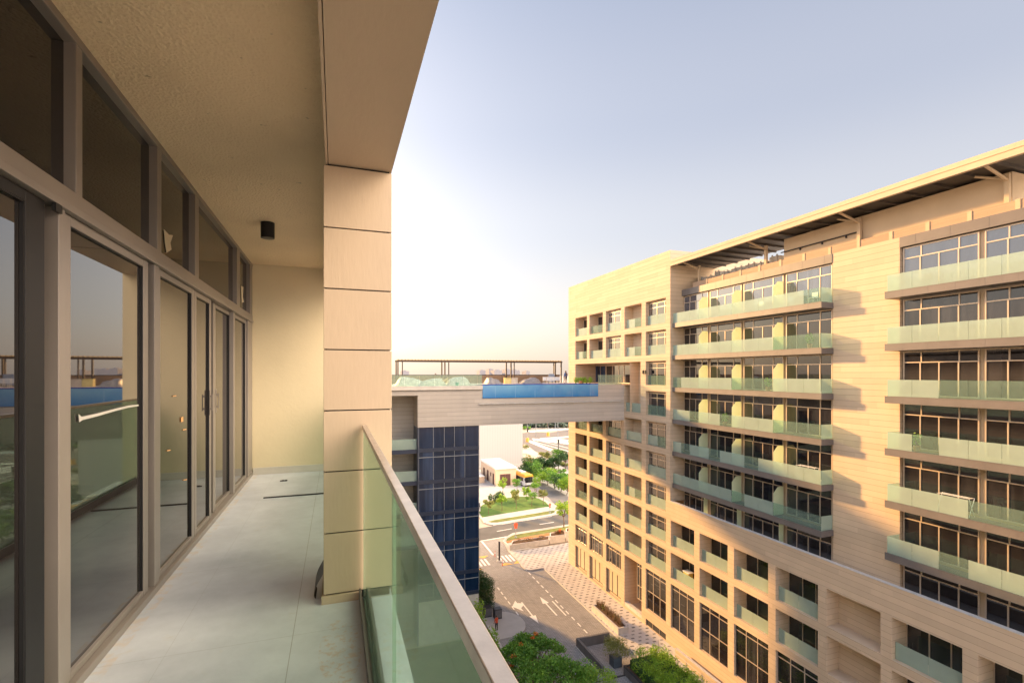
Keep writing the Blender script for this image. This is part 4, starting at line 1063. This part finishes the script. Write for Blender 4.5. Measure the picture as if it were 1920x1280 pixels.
for i in range(26):
    yy_ = 47.8+5.0*rng.random(); xx_ = 29.85+.5*rng.random()
    for j in range(36):
        a = rng.random()*2*pi; l_ = rng.uniform(.35,1.0); b_ = rng.uniform(.1,.55)
        p0 = (xx_, yy_, .84); p1 = (xx_+cos(a)*l_*b_, yy_+sin(a)*l_*b_, .84+l_); w_ = .035
        q.face([(p0[0]-w_*sin(a), p0[1]+w_*cos(a), p0[2]), (p0[0]+w_*sin(a), p0[1]-w_*cos(a), p0[2]), p1])
q.build('blades', M['leaf_dry'], T)
q = MB(); leaves(q, (30.0,51.6,1.3), (.3,.5,.4), 90, .14, rng); leaves(q, (30.2,49.0,1.25), (.3,.7,.35), 120, .14, rng); q.build('foliage', M['leaf_y'], T)
# stepped planter wall by the street
pw = [P(956,1032.5,.0), P(1030,1021.5), P(1030,1014.5), P(961,1024.0)]
planter('stepped_planter', pw, .1, .95, 'low grey planter wall along the street pavement with brown dead hedge, left part')
pw2 = [P(1031,1021), P(1060,1016.5), P(1060,1009), P(1031,1013.5)]
planter('stepped_planter', pw2, .1, 1.35, 'taller middle step of the grey planter wall by the street')
pw3 = [P(1061,1016), P(1120,1007), P(1120,999), P(1061,1008.5)]
planter('stepped_planter', pw3, .1, 1.75, 'tallest step of the planter wall, running behind the cream corner')
for i, (pa, pb, zt, mt, lb) in enumerate((((961,1029.5),(1028,1019),.95,'leaf_dry','dead brown hedge in the lowest planter by the street'),((1033,1017.5),(1058,1013.5),1.35,'leaf_dry','dead brown hedge in the middle planter step'),((1062,1012),(1100,1006),1.75,'leaf_dry','dead hedge in the tallest planter step at the cream corner'))):
    (xa, ya), (xb, yb) = P(*pa), P(*pb); L = math.hypot(xb-xa, yb-ya)
    shrub('dead_hedge', (xa+xb)/2, (ya+yb)/2, zt, L/2, .5, .7, lb, cat='hedge', mat=mt, n=500, size=.25, seed=80+i, rot=math.atan2(yb-ya, xb-xa))
shrub('orange_bush', *P(1050,1015), 1.35, .5, .4, .9, 'small orange flowering bush in the middle planter step', mat='leaf_flower', n=120, size=.2, seed=88)
# ramp parapet
RP = empty('ramp_parapet', (25.8, 44.5, 0), 'dark L shaped parapet around the garage ramp in the driveway', 'wall')
M['slate'] = plain('slate_parapet_paint', (.12,.115,.115), .7, var=.15, sc=1.5)
q = MB(); q.box(24.0, 24.25, 41.6, 47.0, .01, 1.0); q.build('wall', M['slate'], RP)
q = MB(); q.box(24.251, 27.9, 46.75, 47.0, .01, 1.0); q.build('wall', M['slate'], RP)
q = MB(); q.box(23.9, 24.0, 41.2, 47.1, .0, .16); q.build('kerb', M['kerb'], RP)
poly('ramp', [(24.3,41.6),(29.1,41.6),(29.1,46.7),(24.3,46.7)], .03, M['pavers'])
dr = MB(); dr.box(19.5, 29.1, 41.0, 41.18, .0, .035); struct(dr.build('drain_channel', M['dark_metal'], None, loc=(25,41,0)))
# potted round bush
PB = empty('potted_bush', (26.2,42.9,.03), 'round bush in a dark square tub standing on the ramp', 'plant')
q = MB(); q.box(25.75,26.65,42.3,43.2,.031,1.0); q.build('tub', plain('blue_grey_tub',(.06,.08,.10),.6), PB)
q = MB(); rng = random.Random(12)
for c_ in range(16): leaves(q, (26.2+rng.uniform(-.8,.8), 42.8+rng.uniform(-.8,.8), 1.9+rng.uniform(-.55,.5)), (.65,.65,.6), 230, .13, rng)
q.build('foliage', M['leaf_y'], PB)
# big hedge by the plaza and its box
planter('hedge_box', [(26.2,32),(30.7,32),(30.7,41.3),(26.2,41.3)], .02, .8, 'dark planter box around the big hedge at the bottom of the photo', mat='slate')
T = empty('plaza_hedge', (28.8,37,.8), 'thick bright green hedge on the plaza at the bottom right', 'hedge')
q = MB(); rng = random.Random(14)
for c_ in range(130): leaves(q, (rng.uniform(26.5,30.4), rng.uniform(32.2,40.9), 1.45+rng.uniform(-.4,.75)), (.55,.55,.55), 150, .17, rng)
q.build('foliage', M['leaf_l'], T)
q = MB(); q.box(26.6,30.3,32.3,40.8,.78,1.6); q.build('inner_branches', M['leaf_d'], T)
# railing by the opposite wall
RL = empty('stair_railing', (31.9,38,.13), 'pale steel railing on the plaza beside the cream wall', 'railing')
q = MB()
for i in range(7):
    y_ = 43.6-2.2*i; q.bar((31.9,y_,.13),(31.9,y_,1.15),.025)
for z_ in (1.15,.8,.45): q.bar((31.9,43.6,z_),(31.9,30.4,z_),.02)
q.build('rails', M['line_white'], RL)
WL = empty('stair_wall', (32.8,38,.13), 'low cream wall with rail running along the foot of the apartment building', 'wall')
q = MB(); q.box(32.6,32.85,20,41.8,.13,1.0); q.build('wall', M['render_cream'], WL)
q = MB(); q.box(32.58,32.87,20,41.82,1.0,1.05); q.build('coping', M['kerb'], WL)
# garden wall of our side
GWl = empty('garden_wall', (15.9,30,0), 'low cream garden wall beside the driveway under the flame tree', 'wall')
q = MB(); q.box(15.8,16.05,6,52.6,0,1.0); q.build('wall', M['render_cream'], GWl); q = MB(); q.box(15.77,16.08,6,52.6,1.0,1.06); q.build('coping', M['kerb'], GWl)
# trees at the foot of our building
tree('flame_tree', (17.3,42.6,0), 4.9, 3.0, 'flame tree with orange blossom over the driveway at the bottom', mat='leaf', n=9000, size=.26, seed=91, trunk=.16, clumps=44, base=.3, flower=5, ch=1.9, loose=1)
tree('leafy_tree', (17.4,37.4,0), 5.6, 3.4, 'leafy tree at the very bottom beside our rail, in front of the flame tree', mat='leaf', n=8000, size=.26, seed=92, trunk=.16, clumps=40, base=.3, flower=0, ch=2.2, loose=1)
tree('bushy_tree', (20.8,37.8,0), 3.8, 2.7, 'yellow green bushy tree at the bottom edge of the driveway', mat='leaf_l', n=8000, size=.19, seed=93, trunk=.10, clumps=40, base=.1, loose=1)
shrub('garden_shrub', 14.3, 52.0, 0, 1.0, 1.3, 4.6, 'bright shrub at the foot of the blue glass building', mat='leaf_l', n=900, size=.25, seed=94)
shrub('garden_shrub', 14.6, 48.6, 0, 1.0, 1.2, 3.2, 'shrub behind our rail, left of the cypress row', mat='leaf_l', n=700, size=.25, seed=95)
for i in range(4):
    x_, y_ = 16.9+.25*i, 62.6-1.55*i
    T = empty('cypress', (x_, y_, 0), ['farthest','second','third','nearest'][i] + ' clipped cypress in the row beside the blue glass building', 'tree', 'cypress row')
    q = MB(); rng = random.Random(100+i)
    for j in range(8): leaves(q, (x_, y_, .7+j*.42), (.8,.9,.5), 420, .17, rng)
    q.build('crown', M['leaf_d'], T); q = MB(); q.bar((x_,y_,0),(x_,y_,1.2),.07); q.build('trunk', M['bark'], T)
for i, (x_, y_, lb) in enumerate(((18.0,55.6,'dark cabinet standing on the paved island, nearest the drive'),(17.0,56.4,'dark cabinet next to the cypress row, nearest the wall'))):
    T = empty('service_cabinet', (x_, y_, .16), lb, 'cabinet'); q = MB(); q.box(x_-.45,x_+.45,y_-.4,y_+.4,.16,1.3); q.build('body', M['dark_metal'], T, bevel=.03)
    q = MB(); q.box(x_-.4,x_+.4,y_-.42,y_-.401,.3,1.2); q.build('door', M['slate'], T)

# ---------------------------------------------------------------- street furniture
def post_sign(px, py, h, label, plate, r=.32, name='road_sign'):
    x_, y_ = P(px, py); T = empty(name, (x_, y_, 0), label, 'sign')
    q = MB(); q.bar((x_,y_,0),(x_,y_,h),.04); q.bar((x_,y_,0),(x_,y_,.25),.28,.2,12); q.build('post', M['line_white'], T)
    q = MB(); q.bar((x_,y_-.05,h-.35),(x_,y_-.08,h-.35),r,n=20); q.box(x_-r*.7,x_+r*.7,y_-.08,y_-.05,h-1.0,h-.68); q.build('plate', plate, T)
M['red_sign'] = plain('red_sign_face', (.70,.12,.06), .5)
post_sign(967,1008,2.7,'red round road sign on the grass verge in front of the street', M['red_sign'], .38)
post_sign(1031,962,2.2,'small red sign at the right tip of the lawn pavement', M['red_sign'], .26)
x_, y_ = P(936.2,1051.2); T = empty('dark_post', (x_,y_,0), 'tall dark post with round base between the two zebra crossings', 'post')
q = MB(); q.bar((x_,y_,0),(x_,y_,3.0),.14,n=12); q.build('pole', M['dark_metal'], T); q = MB(); q.bar((x_,y_,0),(x_,y_,.12),.42,.36,16); q.build('base', M['concrete'], T)
for (px, py, lb) in ((928,1043.5,'thin red marker post beyond the zebra crossing'),(942,1060.5,'thin red marker post in front of the zebra crossing')):
    x_, y_ = P(px, py); T = empty('marker_post', (x_,y_,0), lb, 'post'); q = MB(); q.bar((x_,y_,0),(x_,y_,.9),.05); q.build('pole', M['red_sign'], T); q = MB(); q.bar((x_,y_,.55),(x_,y_,.75),.055); q.build('band', M['white_line'], T)
x_, y_ = P(1047,853); T = empty('traffic_light', (x_,y_,0), 'black traffic light post beside the far avenue above the round tree', 'traffic light')
q = MB(); q.bar((x_,y_,0),(x_,y_,4.2),.16); q.build('pole', M['dark_metal'], T); q = MB(); q.box(x_-.28,x_+.28,y_-.25,y_+.2,4.2,5.6); q.build('lamp_head', M['dark_metal'], T)
M['barrier'] = plain('orange_barrier', (.80,.38,.06), .5)
for (px, py, lb) in ((989,828,'left traffic signal on an orange barrel at the far junction'),(1027.5,817,'right traffic signal on an orange barrel at the far junction')):
    x_, y_ = P(px, py); T = empty('signal_barrel', (x_,y_,0), lb, 'traffic light')
    q = MB(); q.bar((x_,y_,0),(x_,y_,1.7),.75,.62,14); q.build('barrel', M['barrier'], T)
    q = MB(); q.bar((x_,y_,1.7),(x_,y_,7.5),.10); q.build('pole', M['line_white'], T); q = MB(); q.box(x_-.3,x_+.3,y_-.3,y_+.2,4.2,6.0); q.build('lamp_head', M['dark_metal'], T)
for (px, py, lb) in ((1005,819,'street lamp at the far junction, leftmost of four'),(1028,806,'street lamp at the far junction, second from left'),(1041,804,'street lamp at the far junction, third from left'),(1046,822,'street lamp near the far zebra, rightmost of four')):
    x_, y_ = P(px, py); T = empty('street_lamp', (x_,y_,0), lb, 'lamp post', 'street lamps at the far junction')
    q = MB(); q.bar((x_,y_,0),(x_,y_,11),.18,.09,8); q.bar((x_,y_,11),(x_+1.5,y_,11.3),.07); q.build('pole', M['line_white'], T); q = MB(); q.box(x_+1.3,x_+2.1,y_-.15,y_+.15,11.2,11.35); q.build('lamp_head', M['line_white'], T)

# ---------------------------------------------------------------- people
def person(loc, label, shirt, trousers, pose='stand', facing=0, hair=(.02,.015,.01)):
    x, y, z = loc
    sit = pose == 'sit'; lean = .12 if pose == 'lean' else 0
    hz = .48 if sit else .92
    J = {'pelvis':(0,0,hz),'chest':(0,-.02-lean,hz+.38),'neck':(0,-.02-lean*1.4,hz+.55),'head':(0,-.05-lean*1.5,hz+.66),'crown':(0,-.04-lean*1.5,hz+.78)}
    for s, n_ in ((-1,'l'),(1,'r')):
        J['sh'+n_] = (s*.19,-.02-lean,hz+.48)
        J['el'+n_] = (s*.25,-.02-lean-(.08 if n_=='l' else 0),hz+.22); J['wr'+n_] = (s*.25,-.12-lean-(.18 if pose!='stand' else 0),hz+.0+(.08 if pose!='stand' else 0)); J['ha'+n_] = (s*.25,-.16-lean-(.2 if pose!='stand' else 0),hz-.1+(.1 if pose!='stand' else 0))
        J['hi'+n_] = (s*.10,0,hz-.03)
        if sit: J['kn'+n_] = (s*.14,-.42,.48); J['an'+n_] = (s*.14,-.44,.08); J['to'+n_] = (s*.14,-.60,.04)
        else: J['kn'+n_] = (s*.11,-.02,.50); J['an'+n_] = (s*.12,.02,.08); J['to'+n_] = (s*.13,-.14,.04)
    R = {'pelvis':.15,'chest':.155,'neck':.055,'head':.095,'crown':.08}
    for n_ in 'lr': R.update({'sh'+n_:.065,'el'+n_:.045,'wr'+n_:.032,'ha'+n_:.036,'hi'+n_:.095,'kn'+n_:.062,'an'+n_:.042,'to'+n_:.04})
    E = [('pelvis','chest'),('chest','neck'),('neck','head'),('head','crown')]
    for n_ in 'lr': E += [('chest','sh'+n_),('sh'+n_,'el'+n_),('el'+n_,'wr'+n_),('wr'+n_,'ha'+n_),('pelvis','hi'+n_),('hi'+n_,'kn'+n_),('kn'+n_,'an'+n_),('an'+n_,'to'+n_)]
    names = list(J); me = bpy.data.meshes.new('person')
    me.from_pydata([J[k] for k in names], [(names.index(a), names.index(b)) for a, b in E], [])
    o = bpy.data.objects.new('person', me); COL.objects.link(o)
    m, nt, bs = newmat('person_clothing'); tc_ = N(nt, "ShaderNodeTexCoord"); sp = N(nt, "ShaderNodeSeparateXYZ"); nt.links.new(tc_.outputs['Object'], sp.inputs[0])
    c = mixc(nt, mth(nt,'GREATER_THAN', sp.outputs[2], hz+.02), trousers, shirt); c = mixc(nt, mth(nt,'GREATER_THAN', sp.outputs[2], hz+.56), c, (.28,.15,.09))
    c = mixc(nt, mth(nt,'GREATER_THAN', sp.outputs[2], hz+.74), c, hair); nt.links.new(c, bs.inputs['Base Color']); bs.inputs['Roughness'].default_value = .8
    me.materials.append(m)
    sk_ = o.modifiers.new('skin','SKIN'); sl = me.skin_vertices[0].data
    for i, k in enumerate(names): sl[i].radius = (R[k], R[k]*(.72 if k in ('chest','pelvis') else 1))
    sl[0].use_root = True
    sb = o.modifiers.new('sub','SUBSURF'); sb.levels = 1; sb.render_levels = 2
    o.location = (x, y, z); o.rotation_euler = (0,0,facing)
    tag(o, label, 'person')
    h = MB(); h.bar((0,-.03-lean*1.5,hz+.70),(0,-.035-lean*1.5,hz+.80),.10,.06,10)
    ho = h.build('hair', plain('dark_hair', hair, .7), None); ho.parent = o
    return o
xq, yq = px_on_y(1057.5, 62.5), 62.5
person((xq, yq, ZD), 'person in blue leaning forward on the deck at the right end of the pergola', (.03,.10,.28), (.05,.06,.12), 'lean', radians(60))
person((px_on_y(1061.5,63.2), 63.2, ZD), 'person in dark clothes right behind the one in the blue shirt', (.16,.09,.07), (.04,.04,.06), 'stand', radians(-70))
person((px_on_y(815,66.9), 67.0, ZD-.35), 'person in black seen above the deck screen at the left end of the pergola', (.015,.015,.02), (.02,.02,.03), 'lean', radians(30))
person((*P(931,1182,.16),.16), 'person in an orange red top standing on the paved island by the flame tree', (.55,.07,.02), (.04,.03,.03), 'stand', radians(200))

# ---------------------------------------------------------------- things on the bridge deck
def heap(name, x0, x1, y0, y1, h, mat, label, cat, seed=1, nx=26, ny=10):
    rng = random.Random(seed); q = MB(); bumps = [(rng.uniform(.1,.9), rng.uniform(.25,.75), rng.uniform(.12,.28), rng.uniform(.5,1)) for _ in range(6)]
    for j in range(ny+1):
        for i in range(nx+1):
            u, v = i/nx, j/ny; e = min(1, 6*min(u,1-u))*min(1, 4*min(v,1-v))
            z = .35+.65*min(1, sum(b[3]*math.exp(-((u-b[0])**2/b[2]**2*.7+(v-b[1])**2/.2)) for b in bumps)/2.2)
            q.v.append((x0+(x1-x0)*u+rng.uniform(-.05,.05), y0+(y1-y0)*v, ZD+.01+h*e*(z+rng.uniform(-.05,.05))))
    for j in range(ny):
        for i in range(nx):
            a = j*(nx+1)+i; q.f.append((a,a+1,a+nx+2,a+nx+1)); q.m.append(0)
    o = q.build(name, mat, None, loc=((x0+x1)/2,(y0+y1)/2,ZD), smooth=True); return tag(o, label, cat)
M['sheet'] = plain('white_plastic_sheeting', (.42,.41,.38), .5, var=.3, sc=2.5, bmp=.5, bsc=6)
M['sheet_g'] = plain('grey_plastic_sheeting', (.20,.185,.18), .5, var=.2, sc=3, bmp=.5, bsc=6)
heap('plastic_heap', px_on_y(742,55), px_on_y(800,55), 54.2, 57.5, .95, M['sheet'], 'heap under white plastic sheeting at the left end of the deck', 'heap', 1)
heap('plastic_heap', px_on_y(783,54.5), px_on_y(838,54.5), 53.6, 55.8, .85, M['sheet'], 'white plastic covered heap next to the timber pile on the deck', 'heap', 2)
heap('plastic_heap', px_on_y(835,55.5), px_on_y(884,55.5), 54.6, 57.2, .95, M['sheet'], 'white plastic covered heap right of the timber pile on the deck', 'heap', 3)
heap('plastic_heap', px_on_y(909,62), px_on_y(938,62), 60.5, 63.5, .8, M['sheet_g'], 'grey covered heap behind the left end of the pool', 'heap', 4)
heap('plastic_heap', px_on_y(975,62), px_on_y(1012,62), 60.5, 63.5, .8, M['sheet_g'], 'long grey covered heap behind the middle of the pool', 'heap', 5)
rng = random.Random(6); TP = empty('timber_pile', (px_on_y(828,54.6), 54.6, ZD), 'jumbled pile of pale timber boards on the bridge deck', 'timber')
for i in range(12):
    xa = px_on_y(817+rng.random()*22, 54.6); ya = 54.2+rng.random()*.9; a = rng.uniform(-.9,.9); L = rng.uniform(.8,1.7)
    q = MB(); q.bar((xa-L/2*cos(a), ya, ZD+.1+rng.random()*.35), (xa+L/2*cos(a), ya+rng.uniform(-.3,.3), ZD+.35+L*.35*abs(sin(a))+rng.random()*.2), .05, n=4); q.build('board', plain('pale_timber', (.58,.40,.22), .8), TP)
xq = px_on_y(857,53.6); T = empty('teal_bucket', (xq,53.6,ZD), 'teal bucket on the deck behind the left glass balustrade', 'bucket')
q = MB(); q.bar((xq,53.6,ZD+.01),(xq,53.6,ZD+.38),.15,.2,14); q.build('body', plain('teal_plastic',(.10,.42,.36),.4), T)
q = MB()
for i in range(8): q.bar((xq+.2*cos(pi*i/8),53.6,ZD+.38+.2*sin(pi*i/8)),(xq+.2*cos(pi*(i+1)/8),53.6,ZD+.38+.2*sin(pi*(i+1)/8)),.012,n=5)
q.build('handle', M['line_white'], T)
for i, (px, c_, lb) in enumerate(((952,(.62,.50,.20),'yellowish board box behind the pool on the deck'),(964,(.55,.46,.36),'beige box behind the pool next to the yellowish one'))):
    xq = px_on_y(px,62); T = empty('deck_box', (xq,62,ZD), lb, 'box'); q = MB(); q.box(xq-.45,xq+.45,61.8,62.4,ZD+.002,ZD+.75); q.build('body', plain('box_board', c_, .7), T, bevel=.03); q = MB(); q.box(xq-.48,xq+.48,61.77,62.43,ZD+.75,ZD+.82); q.build('lid', plain('box_lid', tuple(k*.8 for k in c_), .7), T)
def chair(x, y, z, label, grp, mat, a=0, s=1.0):
    T = empty('chair', (x,y,z), label, 'chair', grp)
    q = MB(); q.box(x-.24*s,x+.24*s,y-.24*s,y+.24*s,z+.42*s,z+.46*s); q.build('seat', mat, T)
    q = MB(); q.box(x-.24*s,x+.24*s,y+.2*s,y+.24*s,z+.461*s,z+.9*s) if a == 0 else q.box(x+.2*s,x+.24*s,y-.24*s,y+.24*s,z+.461*s,z+.9*s); q.build('backrest', mat, T)
    for sx in (-.2,.2):
        for sy in (-.2,.2): q = MB(); q.bar((x+sx*s,y+sy*s,z+.002),(x+sx*s,y+sy*s,z+.42*s),.02); q.build('leg', mat, T)
M['white_pl'] = plain('white_plastic', (.70,.69,.66), .4)
for i, px in enumerate((1022,1029,1035.5,1042,1048)):
    chair(px_on_y(px,60.8), 60.8, ZD, ['leftmost','second','middle','fourth','rightmost'][i]+' of the five white chairs by the pool', 'white chairs by the pool', M['white_pl'])
xq = px_on_y(1034,63); T = empty('info_board', (xq,63,ZD), 'blue grey notice board behind the white chairs by the pool', 'board')
q = MB(); q.box(xq-.45,xq+.45,62.95,63.0,ZD+.15,ZD+1.3); q.build('panel', plain('blue_grey_board',(.22,.28,.38),.5), T)
for s_ in (-.4,.4): q = MB(); q.bar((xq+s_,63.03,ZD),(xq+s_,63.03,ZD+1.3),.03); q.build('leg', M['dark_metal'], T)
for i in range(5):
    xx_ = px_on_y(1080+i*6.5, 58.3); shrub('terrace_shrub', xx_, 58.3, ZD+.0, .42, .4, .95, ['leftmost','second','middle','fourth','rightmost'][i]+' of the five green shrubs in a row at the right end of the pool', mat='leaf_l', n=260, size=.16, seed=120+i, group='shrubs at the end of the pool')
xq = px_on_y(1088.5,57.4); T = empty('flower_pot', (xq,57.4,ZD), 'orange clay pot in front of the row of terrace shrubs', 'pot'); q = MB(); q.bar((xq,57.4,ZD+.002),(xq,57.4,ZD+.4),.16,.25,14); q.build('pot', plain('clay',(.55,.22,.08),.8), T); q = MB(); leaves(q,(xq,57.4,ZD+.5),(.2,.2,.2),40,.12,random.Random(2)); q.build('plant', M['leaf'], T)
# things on the balconies opposite
zo = zF(2.41-8-.80)
yq = (cols[5][0]*.55+cols[5][1]*.45)
T = empty('yellow_cabinet', (34.4,yq,zo), 'yellow cabinet with rolled fabric on the podium balcony above the tall windows', 'cabinet')
q = MB(); q.box(34.1,34.7,yq-.5,yq+.35,zo+.02,zo+1.15); q.build('body', plain('mustard_board',(.48,.36,.10),.7), T, bevel=.03); q = MB(); q.box(34.05,34.75,yq-.55,yq+.4,zo+1.15,zo+1.22); q.build('top', M['white_pl'], T)
T = empty('fabric_roll', (34.2,yq-1.0,zo), 'folded mustard fabric lying beside the yellow cabinet', 'fabric'); q = MB(); q.bar((34.15,yq-1.5,zo+.2),(34.2,yq-.6,zo+.35),.2,.22,10); q.build('roll', plain('mustard_cloth',(.50,.40,.14),.9), T)
def table_on(x, y, z, label):
    T = empty('balcony_table', (x,y,z), label, 'table'); q = MB(); q.box(x-.35,x+.35,y-.45,y+.45,z+.72,z+.76); q.build('table_top', M['white_pl'], T)
    for sx in (-.3,.3):
        for sy in (-.4,.4): q = MB(); q.bar((x+sx,y+sy,z+.002),(x+sx,y+sy,z+.72),.02); q.build('leg', M['white_pl'], T)
zt0 = ZB[0]+.46
table_on(34.5, 29.0, zt0, 'white table on the top balcony left of the blank wall')
chair(34.5, 30.1, zt0, 'white chair left of the table on the top balcony by the blank wall', 'chairs on the top balcony', M['white_pl'], 1)
chair(34.5, 27.9, zt0, 'white chair right of the table on the top balcony by the blank wall', 'chairs on the top balcony', M['white_pl'], 1)
chair(34.5, 33.0, zt0, 'white chair on the top balcony, second flat from the blank wall', 'chairs on the top balcony', M['white_pl'], 1)
chair(34.5, 20.2, zt0, 'dark chair on the top balcony right of the blank wall', 'chairs on the top balcony', M['dark_metal'], 1)
def rack(x, y, z, label):
    T = empty('drying_rack', (x,y,z), label, 'drying rack'); q = MB()
    for s_ in (-.8,.8): q.bar((x-.25,y+s_,z),(x+.25,y+s_,z+1.08),.015); q.bar((x+.25,y+s_,z),(x-.25,y+s_,z+1.08),.015)
    for i in range(5): q.bar((x-.22+.11*i,y-.8,z+1.08),(x-.22+.11*i,y+.8,z+1.08),.008)
    q.build('frame', M['white_pl'], T)
rack(34.4, 28.3, ZB[4]+.46, 'white drying rack on the lowest balcony of the left bay')
rack(34.4, 18.6, ZB[4]+.46, 'white drying rack on the fifth balcony down in the right bay')
for k_i, (yy_, k_) in enumerate(((40.8,2),(36.8,3),(31.9,2),(28.0,1),(20.6,3))):
    z_ = ZB[k_]+.46; T = empty('potted_plant', (34.3,yy_,z_), ['leftmost potted plant behind the glass of a tower balcony','potted plant on the balcony of the second flat of the left bay, fourth balcony down','potted plant on the third balcony down near the last divider','potted plant at the right end of the second balcony of the left bay','potted plant on the fourth balcony down in the right bay'][k_i], 'plant')
    q = MB(); q.bar((34.3,yy_,z_+.002),(34.3,yy_,z_+.35),.14,.19,12); q.build('pot', plain('clay',(.35,.18,.1),.8), T); q = MB(); leaves(q,(34.3,yy_,z_+.75),(.32,.35,.42),120,.16,random.Random(k_i)); q.build('foliage', M['leaf'], T)
for (x_, y_, z_, lb) in ((X0-.09, YX(1206.5,X0)+.0, zF(.05), 'left of two small black wall lamps on the cream pillar above the bridge'),(X0-.09, YX(1211,X0)-.0, zF(.05), 'right of two small black wall lamps on the cream pillar above the bridge')):
    T = empty('wall_lamp', (x_,y_,z_), lb, 'lamp'); q = MB(); q.box(x_-.06,x_+.085,y_-.1,y_+.1,z_-.2,z_+.2); q.build('housing', M['black'], T); q = MB(); q.box(x_-.05,x_+.05,y_-.08,y_+.08,z_+.2,z_+.22); q.build('lens', M['line_white'], T)
